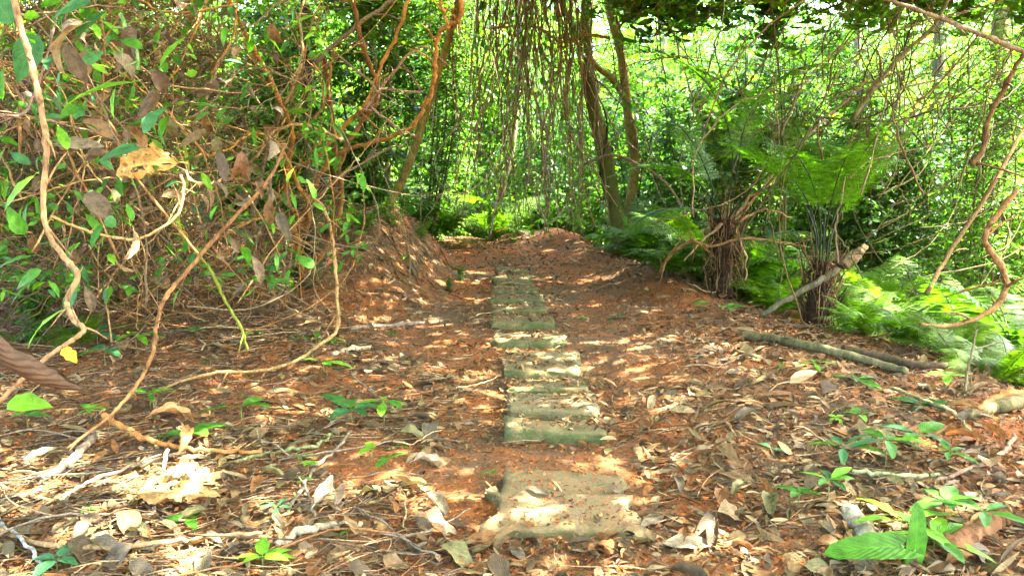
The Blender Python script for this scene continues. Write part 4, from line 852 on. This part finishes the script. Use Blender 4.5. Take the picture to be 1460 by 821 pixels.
log([(500, 472), (560, 466), (605, 462)], None, [5, 6, 4], (.18, .14, .10), "long thin grey stick on the red slope left of the steps", "fallen_stick", "stick", lift=1)
log([(870, 718), (905, 735), (940, 752), (968, 760)], None, [4, 5, 4], (.16, .09, .05), "thin brown twig lying across the right end of the buried step", "fallen_twig", "twig", lift=1)
log([(60, 690), (95, 672), (120, 648), (135, 630)], None, [10, 14, 10], (.16, .11, .07), "thick grey stick standing out of the sunlit litter at the left", "fallen_stick", "stick", lift=1.6)
log([(150, 608), (175, 622), (210, 640), (270, 652), (330, 653), (375, 652)], None, [9, 8, 6, 5], (.32, .13, .035), "orange stem lying level over the big tan leaf", "fallen_stick", "stick", lift=4)
log([(-10, 760), (60, 786), (140, 790), (230, 782), (320, 772), (375, 768)], None, [8, 8, 6], (.24, .14, .06), "long brown stem lying across the litter at the bottom left", "fallen_stick", "stick", lift=3)
log([(-10, 745), (40, 790), (60, 815)], None, [6, 5], (.28, .25, .21), "grey straight stick at the bottom left corner", "fallen_stick", "stick", lift=5)
log([(240, 640), (228, 690), (214, 740), (190, 815)], [3.35, 3.1, 2.75], [5, 6, 8], (.38, .26, .15), "pale stem rising over the big tan leaf", "fallen_stick", "stick")
log([(90, 715), (140, 690), (200, 668), (265, 650)], None, [6, 5, 4], (.36, .21, .11), "tan stem crossing the sunlit litter left of the big tan leaf", "fallen_stick", "stick", lift=3)
log([(400, 735), (425, 715), (445, 680), (480, 645), (500, 620)], None, [6, 5, 4], (.17, .13, .08), "curved grey brown stem beside the red soil patch", "fallen_stick", "stick", lift=3)
log([(330, 665), (400, 648), (450, 640), (480, 617)], None, [5, 6, 5], (.16, .17, .06), "greenish stem lying left of the red soil patch", "fallen_stick", "stick", lift=2)
log([(1215, 676), (1280, 684), (1345, 682)], None, [6, 7, 6], (.26, .25, .11), "pale green straight stalk lying under the leafy saplings on the right", "fallen_stick", "stick", lift=2)
log([(1330, 690), (1390, 672), (1430, 650), (1445, 625)], None, [5, 8, 6], (.17, .10, .06), "curved brown stick right of the leafy saplings", "fallen_stick", "stick", lift=2)
log([(1270, 560), (1320, 578), (1360, 598), (1385, 625)], None, [4, 5, 4], (.26, .21, .09), "thin bent stem left of the split log", "fallen_stick", "stick", lift=4)

# ------------------------------------------------------------------ fallen leaves: the 300 that show largest one by one, the rest as litter
rng = np.random.default_rng(109)
def density(x, y):
    d = .85 + .45 * vn(x * 1.1 + 7, y * 1.1) + .25 * vn(x * 3.1, y * 3.1 + 4)
    soil = np.exp(-((np.abs(x - .05) - .75) / .45) ** 2) * ss((y - 4.2) / 2)            # bare red soil on both sides of the steps
    d -= .62 * soil
    d -= 2.2 * np.exp(-((x + .72) / .24) ** 2 - ((y - 3.72) / .26) ** 2)                   # red patch
    d -= .15 * ss((y - 7) / 3) * (x < 1.5)
    d -= .3 * (np.abs(x - .03) < .3) * (y > 3.9) + 1.1 * (np.abs(x - .13) < .5) * (y > 2.95) * (y < 3.95)
    d += .35 * ((x < -.8) & (y > 7.2))
    return np.clip(d, .05, 1.2)
def scatter(n, y0, y1, p=1.0):
    y = y0 + (y1 - y0) * rng.random(n) ** p; half = .68 * y + .5; x = rng.uniform(-1, 1, n) * half
    k = (rng.random(n) < density(x, y)) & (x < edge_x(y) + 2.2); return x[k], y[k]
def ground_frames(x, y, n, tilt):
    e = .06; gxn = -(terr(x + e, y) - terr(x - e, y)) / (2 * e); gyn = -(terr(x, y + e) - terr(x, y - e)) / (2 * e)
    up = nrm(np.stack([gxn, gyn, np.ones(n)], 1)) + rng.normal(0, tilt, (n, 3)); a = rng.uniform(0, 2 * PI, n)
    ax = np.stack([np.cos(a), np.sin(a), np.zeros(n)], 1); up = nrm(up); ax = nrm(ax - up * (ax * up).sum(1, keepdims=True)); return frames(ax, up), ax, up
PAL = np.array([(.19, .118, .045), (.115, .085, .045), (.055, .036, .016), (.15, .065, .018), (.23, .17, .085), (.10, .08, .026), (.105, .055, .02), (.14, .11, .055), (.08, .053, .021), (.12, .09, .036), (.17, .085, .026)]) * .9 * np.array([1.03, .94, .82])
x1, y1 = scatter(50000, 2.3, 14.0, 1.15); n = len(x1)
L1 = np.clip(rng.lognormal(-3.0, .55, n), .018, .19); kd = rng.choice(len(DK), size=n, p=(lambda w: w / w.sum())(np.array([{'tan': 1.2, 'grey brown': .8, 'dark brown': 1.4, 'orange brown': 1.0, 'pale': .3, 'olive brown': 1.1}[a_] * {'flat': 1.8, 'curled': .7, 'rolled': .8}[b_] for a_, b_ in DK])))
big = L1 / y1 + rng.normal(0, .002, n); vis = np.abs(x1 / y1) < .64; order = np.argsort(-np.where(vis, big, 0)); top = order[:270]; rest = order[270:]
L1 = np.where((np.abs(x1 - .04) < .4) & (y1 > 3.2), np.minimum(L1, .065), L1)
M, AX, UP = ground_frames(x1, y1, n, .2)
z1 = surf(x1, y1)
def zone(px, py):
    if py > 690:
        return ("in the bottom left corner" if px < 200 else "left of the red patch" if px < 430 else "before the red patch" if px < 640 else "beside the buried front step" if px < 960 else "right of the front step" if px < 1180 else "near the arrow shaped leaves")
    if py > 590:
        return ("near the big tan leaf" if px < 330 else "above the red patch" if px < 470 else "between red patch and steps" if px < 700 else "in the gap of the steps" if px < 900 else "left of the leafy saplings" if px < 1120 else "among the leafy saplings")
    return "below the vine thicket" if px < 500 else "left of the steps" if px < 720 else "on the steps" if px < 850 else "on the red soil right of the steps" if px < 1050 else "below the fallen log on the right"
for i_ in top:
    px, py, f = proj(np.array([x1[i_], y1[i_], z1[i_]])); key = DK[kd[i_]]; lift = .012 if key[1] == 'flat' else .03 * L1[i_] / .1
    o = ob("fallen_leaf", DT[key]); set_dir(o, (x1[i_], y1[i_], z1[i_] + lift), AX[i_], UP[i_], L1[i_]); o.scale.y *= rng.uniform(.75, 1.2)
    tag(o, f"{'large' if L1[i_] > .135 else 'small'} {key[1]} {key[0]} dead leaf {zone(px, py)}", "leaf", "dead leaves lying on the forest floor")
LT = Acc(); k = len(rest)
bend = np.where(rng.random(k) < .16, rng.uniform(.6, 1.8, k), rng.normal(.25, .4, k).clip(-.35, 2)); fold = np.where(rng.random(k) < .2, rng.uniform(.5, 1.1, k), rng.uniform(0, .3, k))
cc = PAL[rng.integers(len(PAL), size=k)] * (1 + .22 * rng.normal(0, 1, (k, 1)).clip(-1.5, 2))
pz = np.stack([x1[rest], y1[rest], z1[rest] + .008 + .02 * rng.random(k) + .22 * L1[rest] * np.clip(bend, 0, 1.4) * .5], 1)
LT.add(*leaf_batch(pz, M[rest], L1[rest] * rng.uniform(.8, 1.4, k), L1[rest] * np.where(rng.random(k) < .45, rng.uniform(.1, .25, k), rng.uniform(.28, .52, k)), bend, fold, cc, 6, 'leaf'))
# crumbs of leaf, bark and soil
y2 = 2.2 + 12.8 * rng.random(75000); x2 = rng.uniform(-1, 1, 75000) * (.68 * y2 + .5); k_ = (x2 < edge_x(y2) + 1) & (rng.random(75000) > 1.2 * np.exp(-((x2 + .72) / .26) ** 2 - ((y2 - 3.72) / .28) ** 2)) & (rng.random(75000) > .65 * np.exp(-((np.abs(x2 - .05) - .8) / .5) ** 2)) & ~((np.abs(x2 - .13) < .48) & (y2 > 3.0) & (y2 < 3.9) & (rng.random(75000) < .85)); x2, y2 = x2[k_], y2[k_]; k = len(x2); M2, _, _ = ground_frames(x2, y2, k, .5); s2 = rng.uniform(.008, .034, k) * (.7 + y2 * .06)
LT.add(*leaf_batch(np.stack([x2, y2, surf(x2, y2) + .004], 1), M2, s2 * 1.6, s2 * rng.uniform(.3, .9, k), rng.normal(0, .5, k), .2, (PAL[rng.integers(len(PAL), size=k)] * rng.uniform(.5, 1.15, (k, 1))), 2))
ob("leaf_litter", LT.mesh("leaf_litter", DRYFAR), kind="stuff")
SB = Acc()
y = 2.3 + 11.5 * rng.random(40000) ** 1.1; x = rng.uniform(-1, 1, 40000) * (.68 * y + .3); k = x < edge_x(y) + .4; x, y = x[k], y[k]; k = len(x)
M2, _, _ = ground_frames(x, y, k, .8); s2 = rng.uniform(.006, .022, k)
soilc = np.array([(.32, .095, .015), (.24, .068, .012), (.10, .036, .011), (.34, .14, .035)])
SB.add(*leaf_batch(np.stack([x, y, surf(x, y) + .003], 1), M2, s2 * 1.3, s2, 0 * s2, .6, soilc[rng.integers(4, size=k)], 2))
ob("soil_crumbs", SB.mesh("soil_crumbs", DRYFAR), kind="stuff")
# twigs: bigger ones singly, fine ones together
FT_ = Acc(); tz = [("pale tan", (.30, .20, .09)), ("grey", (.15, .115, .07)), ("rusty brown", (.18, .08, .028)), ("dark brown", (.07, .042, .02))]
for k in range(4200):
    y = 2.4 + 9 * rng.random() ** 1.3; x = (rng.uniform(-.7, -.1) if rng.random() < .6 else rng.uniform(-.6, .65)) * y
    if x > edge_x(y) or rng.random() > density(x, y): continue
    bigt = k < 130; L = rng.uniform(.25, .9) * (1 if x < -.6 else .7) if bigt else rng.uniform(.05, .4); az = rng.uniform(0, PI) if rng.random() < .5 else rng.normal(.35, .35); d = np.array([math.cos(az), math.sin(az), 0]); kk = rng.normal(0, .12) * L
    r0 = rng.uniform(.0028, .0062) if bigt else rng.uniform(.0012, .003); pts = []
    for f in (0, .33, .66, 1): 
        q = np.array([x, y, 0]) + d * L * (f - .5) + np.array([-d[1], d[0], 0]) * kk * (1 - (2 * f - 1) ** 2); q[2] = float(surf(q[0], q[1])) + r0 + .012 + (rng.uniform(0, .05) if bigt else .01 * rng.random()); pts.append(q)
    nm, c = tz[rng.integers(4)]
    V, Fc, cc_, uv = tube(pts, np.array([1, .9, .6]) * r0, 6 if bigt else 3, 4 if bigt else 2, .1, 0.003 if bigt else 0, c)
    if bigt:
        px, py, f = proj(pts[1]); nm = ('long ' if L > .5 else 'short ') + nm; tag(ob("fallen_twig", mk("fallen_twig", V - pts[0], Fc, VINE, cc_, uv), loc=pts[0]), f"{nm} twig {zone(px, py)}", "twig", "twigs lying on the forest floor")
    else: FT_.add(V, Fc, cc_, uv)
ob("twig_litter", FT_.mesh("twig_litter", VINE), kind="stuff")
# a few leaves of note
def floor_leaf(me, px, py, size, yaw, label, lift=.02, tilt=(0, 0), name="fallen_leaf"):
    p = G(px, py); p[2] = float(surf(p[0], p[1])) + lift; o = ob(name, me)
    set_dir(o, p, (math.cos(yaw), math.sin(yaw), tilt[0]), (tilt[1], -.1, 1), size); return tag(o, label, "leaf")
TL = [leaf_tpl("dead_leaf", DRY, (.27, .15, .045), asp=.62, R=34, shape='ovate', fold=.1, bend=.35, wave=.05, seed=s, petiole=.1, nc=17, holes=.5) for s in (4, 9)]
floor_leaf(TL[0], 198, 724, .33, .15, "very big tan leaf lying in the sun at the left", .07, (.05, .1)); floor_leaf(TL[1], 232, 690, .30, -.05, "second big tan leaf under the orange stem", .05, (.0, -.15))
CR = [leaf_tpl("dead_leaf", DRY, c, asp=.42, R=16, shape='leaf', fold=0, bend=b, wave=.06, curl=1.6, seed=s, petiole=.1) for c, b, s in [((.30, .22, .13), 2.6, 1), ((.32, .20, .09), 2.0, 2), ((.36, .17, .055), 1.4, 3), ((.24, .17, .10), 2.2, 4)]]
floor_leaf(CR[0], 450, 745, .26, .9, "big grey brown leaf curled in an arch before the red soil patch", .08, (.9, .3)); floor_leaf(CR[1], 590, 752, .26, -.4, "golden brown rolled leaf twisting through the litter", .05, (.3, .5))
floor_leaf(CR[2], 262, 640, .22, -.9, "orange curled leaf edge standing beside the big tan leaf", .12, (.2, .8)); floor_leaf(CR[3], 590, 668, .22, .3, "grey crumpled leaf right of the red soil patch", .04, (.3, .4)); floor_leaf(CR[2], 215, 610, .26, .4, "rusty crumpled leaf heap at the left", .07, (.4, .3))
floor_leaf(DT[("tan", "flat")], 495, 752, .17, -1.1, "folded tan leaf standing before the red soil patch", .05, (.1, .9)); floor_leaf(DT[("tan", "curled")], 690, 712, .18, .05, "broad tan leaf on the mossy left corner of the buried step", .03); floor_leaf(DT[("orange brown", "flat")], 665, 778, .19, .1, "broad orange tan leaf in front of the buried step", .03, (.05, .3))
floor_leaf(DT[("pale", "flat")], 945, 785, .22, .1, "pale leaf in the bright sun patch right of the front step", .03, (.05, .2)); floor_leaf(DT[("grey brown", "flat")], 1370, 612, .17, .9, "grey ribbed leaf leaning on the split log", .05, (.3, -.6)); floor_leaf(DT[("tan", "flat")], 1310, 555, .22, -.15, "long tan leaf lying behind the dark branch stub", .02)
floor_leaf(DT[("grey brown", "flat")], 750, 716, .12, -.5, "grey oval leaf lying on the front step", .01); floor_leaf(DT[("grey brown", "curled")], 865, 714, .10, -.3, "small grey leaf near the right end of the front step", .01); floor_leaf(DT[("orange brown", "curled")], 805, 590, .07, .4, "small orange leaf on the pale wide step", .01)
floor_leaf(GT[("dark", "lance")], 868, 455, .34, .25, "long dark green leaf lying on the red soil right of the steps", .02); floor_leaf(DT[("pale", "flat")], 30, 672, .16, .6, "bleached white leaf in the sun at the left edge", .06, (.3, .2)); floor_leaf(DT[("pale", "curled")], 985, 567, .09, .2, "small white leaf on the soil right of the steps", .02)

# ------------------------------------------------------------------ seedlings
rng = np.random.default_rng(110)
def seedling(px, py, n, L, h, key, label, lean=(0, 0), pairs=1, el=.15, name="seedling", az0=None, droop=0., rad=.003, group=None):
    p = G(px, py); p[2] = float(surf(p[0], p[1])) - .01
    t = thing(name, p, label, "plant", group); top = np.array([lean[0], lean[1], h]); pts = [np.zeros(3), top * .5 + np.array([lean[1] * .2, 0, .1 * h]), top]
    V, Fc, cc_, uv = tube(pts, [rad, rad * .9, rad * .6], 5, 4, .08, 0, (.12, .13, .04)); ob("stem", mk("stem", V, Fc, VINE, cc_, uv), t)
    a0 = rng.uniform(0, 6.28) if az0 is None else az0
    for k in range(n):
        f = 1 if pairs == 1 else 1 - (k // max(1, (n + pairs - 1) // pairs)) / pairs * .75; az = a0 + k * (2 * PI / max(3, min(n, 5))) * (1 if pairs == 1 else 1.13) + rng.normal(0, .15); e = el + rng.normal(0, .15) - droop
        kk = key if isinstance(key, tuple) else key[k % len(key)]; o = ob("leaf", GT[kk], t); b = np.array([np.interp(f, [0, .5, 1], [q[d] for q in pts]) for d in range(3)])
        ax = np.array([math.cos(az) * math.cos(e), math.sin(az) * math.cos(e), math.sin(e)]); set_dir(o, b + ax * L * .1, ax, np.array([0, 0, 1]) + .3 * ax * -1 + rng.normal(0, .12, 3), L * rng.uniform(.8, 1.15))
m, l, b_, d_ = "mid", "lime", "blue", "dark"
for a in [
    (548, 605, 6, .14, .15, [(l, 'obov'), (l, 'obov'), (m, 'obov')], "bright green seedling with upright oval leaves on the left slope"), (502, 610, 5, .17, .12, [(d_, 'ovate'), (b_, 'ovate'), (m, 'lance')], "dark green seedling with drooping veined leaves beside the bright one"),
    (1200, 668, 5, .17, .12, [(b_, 'lance'), (m, 'lance')], "sapling with ribbed leaves in a star at the right, left of its twin"), (1262, 670, 8, .17, .16, [(b_, 'lance'), (m, 'lance'), (l, 'lance')], "largest leafy sapling on the right with long ribbed leaves"), (1306, 655, 4, .17, .14, [(m, 'ovate'), (b_, 'lance')], "green sapling leaning right behind the largest one"),
    (1352, 664, 5, .11, .08, (m, 'lance'), "small seedling right of the ribbed leaf saplings"), (1180, 722, 7, .13, .13, [(m, 'lance'), (d_, 'lance'), (l, 'lance')], "seedling with long level leaves in front of the ribbed saplings"), (1138, 728, 4, .10, .09, (m, 'ovate'), "small seedling with hanging leaves left of the level leaved one"),
    (1100, 650, 2, .12, .05, (b_, 'ovate'), "single pale green leaf pair on the soil right of the steps"), (375, 812, 6, .10, .06, (l, 'ovate'), "bright green rosette at the bottom left of the middle"), (530, 656, 2, .08, .07, (l, 'heart'), "small heart shaped leaf pair left of the steps"),
    (552, 668, 3, .08, .06, (m, 'heart'), "heart leaved seedling above the red soil patch"), (582, 655, 2, .11, .07, (m, 'lance'), "seedling with one long leaf right of the heart leaved one"), (440, 678, 5, .05, .07, (l, 'ovate'), "tiny lime seedling left of the red soil patch"),
    (432, 692, 4, .05, .04, (l, 'ovate'), "tinier lime seedling just below the lime one"), (268, 750, 3, .09, .04, (m, 'ovate'), "oval green leaf sprouting at the lower edge of the big tan leaf"), (82, 815, 4, .11, .06, (b_, 'ovate'), "pale green plant at the bottom left corner"),
    (270, 632, 3, .22, .06, (m, 'ovate'), "broad green leaf lying flat behind the big tan leaf"), (345, 606, 3, .25, .12, (m, 'lance'), "long broad green leaf leaning right in the left litter"), (215, 582, 6, .13, .10, [(l, 'ovate'), (m, 'lance')], "spreading green seedling among the dry stems at the left"),
    (462, 530, 4, .19, .08, (l, 'lance'), "bright lance leaf plant on the left slope"), (452, 505, 3, .22, .12, (m, 'lance'), "long veined leaf pointing up behind the lance leaf plant"), (478, 490, 4, .10, .05, (l, 'heart'), "small round leaved plant at the bend of the tan vine"),
    (280, 478, 6, .10, .06, (m, 'ovate'), "rosette of green leaves under the red brown vine"), (195, 500, 4, .2, .14, (l, 'lance'), "lime leaf curving up under the thicket"), (150, 520, 4, .16, .12, [(b_, 'ovate'), (m, 'lance')], "pale spotted leaf plant right of the vine kink"),
    (140, 495, 3, .20, .12, (b_, 'lance'), "blue green leaf plant behind the orange yellow leaf"), (40, 612, 6, .12, .10, (m, 'ovate'), "green plant at the left edge below the curled brown leaf"), (130, 600, 5, .09, .08, (l, 'ovate'), "small bright plant right of the left edge plant"),
    (300, 520, 3, .13, .05, (m, 'blade'), "grassy seedling under the thicket"), (360, 480, 4, .10, .05, (m, 'ovate'), "small plant beside the red earth slope"), (430, 660, 3, .06, .05, (m, 'lance'), "thin seedling at the greenish stem"), (128, 735, 3, .05, .04, (m, 'lance'), "tiny sprout in the sunlit litter"),
    (395, 735, 5, .07, .05, (b_, 'lance'), "thin leaved sprout left of the arched leaf"), (495, 770, 3, .05, .05, (l, 'ovate'), "tiny sprout before the folded tan leaf"), (1160, 530, 5, .12, .07, (l, 'lance'), "bright seedling below the fallen log"), (1118, 525, 3, .10, .04, (m, 'lance'), "small seedling at the left end of the fallen log"),
    (1220, 545, 7, .15, .03, (m, 'lance'), "flat green frond like plant lying behind the branch stub"), (1310, 580, 8, .17, .03, (d_, 'lance'), "dark green flat plant between the branch stub and the split log"), (1190, 605, 4, .06, .05, (l, 'ovate'), "little lime sprout left of the ribbed saplings"),
    (1225, 600, 4, .09, .05, (m, 'ovate'), "little green sprout behind the ribbed saplings"), (1350, 555, 5, .13, .10, (l, 'ovate'), "lime leaved plant above the split log"), (1000, 445, 8, .10, .10, [(l, 'ovate'), (m, 'ovate')], "bright small leaved plant on the bank left of the fallen log"),
    (1040, 455, 8, .11, .12, (m, 'ovate'), "green small leaved plant just left of the fallen log"), (895, 368, 8, .42, .22, (m, 'lance'), "broad leaved plant at the foot of the mossy trunk"), (785, 342, 4, .34, .35, (l, 'ovate'), "yellow green leaf plant standing on the crest of the path"),
    (735, 342, 7, .30, .2, (m, 'ovate'), "low green plant on the crest left of the yellow green one"), (855, 352, 7, .28, .2, (m, 'ovate'), "low green plant right of the crest"), (640, 345, 8, .3, .25, (m, 'lance'), "low green plants edge at the far turn of the path"), (575, 385, 3, .20, .12, (m, 'lance'), "dark green seedling on the red earth mound"),
    (335, 392, 6, .16, .14, (m, 'lance'), "feathery green seedling below the orange shrub"), (830, 455, 3, .06, .03, (l, 'ovate'), "tiny green sprout on the soil right of the steps"), (560, 480, 4, .06, .04, (m, 'ovate'), "tiny green sprout on the left slope"), (505, 300, 5, .3, .2, (m, 'ovate'), "green plant on top of the red earth mound"), (700, 680, 2, .05, .03, (m, 'heart'), "tiny green leaf beside the mossy corner of the front step"),
    (1345, 745, 5, .13, .10, (m, 'ovate'), "lime leaved plant in the sun patch at the right"), (1400, 760, 6, .17, .10, (m, 'lance'), "sunlit lime blades before the rotten log piece"), (1330, 795, 6, .18, .08, [(l, 'lance'), (m, 'lance')], "cluster of bright blades right of the arrow shaped leaves"), (1285, 760, 4, .24, .06, (l, 'lance'), "long sunlit blades lying behind the arrow shaped leaves")]:
    seedling(*a)
p = G(1290, 812); p[2] -= .01
t = thing("arrow_leaf_plant", p, "plant with two big arrow shaped green leaves at the bottom right", "plant")
for ax, up, s, b in [((-1, -.15, .10), (0, -.45, 1), .29, (-.02, 0, .10)), ((.12, .1, .9), (.1, -1, .2), .19, (.03, .0, .07))]:
    o = ob("leaf", GT[("mid", "arrow")], t); set_dir(o, b, ax, up, s)
V, Fc, cc_, uv = tube([[0, 0, 0], [0, 0, .06], [-.02, 0, .11]], .004, 6, 3, .05, 0, (.12, .2, .05)); ob("stem", mk("stem", V, Fc, VINE, cc_, uv), t)
V, Fc, cc_, uv = tube([[.01, 0, 0], [.02, 0, .05], [.03, 0, .09]], .004, 6, 3, .05, 0, (.12, .2, .05)); ob("stem", mk("stem", V, Fc, VINE, cc_, uv), t)
# ------------------------------------------------------------------ undergrowth closing the far floor, and leafy sprays in the middle distance
rng = np.random.default_rng(111)
for k in range(46):
    px = rng.uniform(430, 1000) if k < 30 else rng.uniform(-60, 450); y = rng.uniform(14.8, 20) if k < 30 else rng.uniform(9.5, 14); x = (px - 730) / F * y
    place_shrub('low', x, y, rng.uniform(.5, .95) * (1 if k < 30 else 1.2), where_px(px))
for k, (px, y, sc) in enumerate([(1420, 10.5, 1.0), (1250, 12.2, 1.1), (1120, 13, 1.1), (1030, 13.6, 1.1), (540, 13.0, 1.0), (440, 11.6, 1.0)]):
    place_shrub('fine', (px - 730) / F * y, y, sc * .7, where_px(px))
for k, (px, y) in enumerate([(1235, 6.6), (1300, 6.0), (1370, 5.5), (1440, 5.2), (1280, 7.4), (1350, 6.7), (1420, 6.1), (1490, 5.7), (1215, 8.0), (1330, 8.2), (1400, 7.3), (1460, 6.8), (1260, 9.4), (1180, 9.6), (1100, 9.2), (1060, 10.4), (985, 10.2), (930, 11.8), (1140, 11.4), (1220, 11.0), (1300, 10.4),
                              (1380, 9.6), (1450, 8.8), (960, 13.0), (1030, 12.4), (900, 14.0), (1340, 12.6), (1440, 11.6), (1110, 8.4), (1050, 9.0), (1500, 7.6), (1010, 9.4)]):
    fern(px, 400, y, [0, 2, 3, 1][k % 4], 9, (.62 if y < 7 else .85 if y < 9 else 1.25) * rng.uniform(.85, 1.15), f"{['bright pinnate', 'tall arching', 'lime green', 'feathery'][k % 4]} fern {where_px(px)}")
# leafy boughs reaching down into the top of the view
BL = ["big leaved", "dense dark", "light green", "long leaved"]
for k, (px, py, y, sc) in enumerate([(555, -10, 7.5, .55), (500, 10, 8.6, .6), (900, -20, 9.0, .6), (960, -40, 8.0, .5), (1030, -20, 9.5, .7), (1110, -40, 7.5, .55), (1180, -30, 9.0, .65), (1260, -45, 7.0, .5), (1330, -40, 8.4, .6), (1410, -35, 6.6, .5), (1480, 20, 6.2, .5), (925, -5, 12, .9), (865, -30, 12.5, .8), (1000, -15, 12, .9), (1200, -15, 11.5, .8), (1385, -15, 10.5, .8), (1465, -20, 9.5, .7), (690, -40, 14, .7), (1440, -60, 8.6, .7),
                                         (1100, 10, 11.5, .8), (1300, 0, 11.0, .8), (100, -60, 4.6, .35), (260, -60, 5.6, .4), (380, -50, 6.6, .45)]):
    p = P(px, py, y) + np.array([0, 0, 3.2 * sc * .62]); st, fo = KIND['broad'][k % 3]
    if py < 0 and px < 450: continue
    t = thing("leafy_bough", p, f"{BL[k % 4]} bough hanging into the top {where_px(px)}", "branch", "boughs hanging from the canopy"); t.scale = (sc * 1.15, sc * 1.15, -sc); t.rotation_euler.z = k * 1.3
    ob("stem", st, t); ob("foliage", fo, t, kind="stuff")
# roots that hang out of the red earth mound
for k in range(34):
    px, py = rng.uniform(470, 650), rng.uniform(318, 410); p = G(px, py); L = rng.uniform(.25, .8); az = rng.normal(-.9, .5); pts = []
    for f_ in (0, .35, .7, 1):
        q = p + np.array([math.cos(az) * L * f_ + rng.normal(0, .03), math.sin(az) * L * f_ + rng.normal(0, .03), 0]); q[2] = gz(q[0], q[1]) + .012 + .03 * rng.random(); pts.append(q)
    r0 = rng.uniform(.004, .011); V, Fc, cc, uv = tube(pts, r0 * np.array([1, .8, .5]), 5, 5, .12, .004, [(.11, .065, .025), (.16, .10, .04), (.06, .04, .018)][k % 3])
    tag(ob("exposed_root", mk("exposed_root", V - pts[0], Fc, VINE, cc, uv), loc=pts[0]), f"{['brown', 'tan', 'dark'][k % 3]} {'thick' if r0 > .0075 else 'thin'} root lying on the red earth mound, {'upper' if py < 355 else 'lower'} part", "root", "roots on the red earth mound")
for px, py, sc in [(520, 325, .3), (600, 340, .25), (470, 330, .35), (640, 415, .15), (560, 320, .3), (420, 400, .25), (655, 400, .18)]:
    p = G(px, py); place_shrub('low', p[0], p[1], sc, "growing on the red earth mound")
# ------------------------------------------------------------------ alike labels: say which by place
rng = np.random.default_rng(112)
bpy.context.view_layer.update()
by = {}
for o in COL.objects:
    if o.parent is None and "label" in o: by.setdefault(o["label"], []).append(o)
ORD = ["", "second", "third", "fourth", "fifth", "sixth", "seventh", "eighth", "ninth", "tenth", "eleventh", "twelfth", "thirteenth", "fourteenth", "fifteenth"]
CNT = ["", "", "two", "three", "four", "five", "six", "seven", "eight", "nine", "ten", "eleven", "twelve", "thirteen", "fourteen", "fifteen", "sixteen"]
for lb, os_ in by.items():
    n = len(os_)
    if 2 <= n <= 16:
        os_.sort(key=lambda o: float(proj(np.array(o.location))[0]))
        for k, o in enumerate(os_):
            w = "leftmost" if k == 0 else "rightmost" if k == n - 1 else ORD[k] + " from left"
            o["label"] = f"{lb}, {w} of {CNT[n]}"
print("tris", sum(len(m.loop_triangles) for m in bpy.data.meshes))
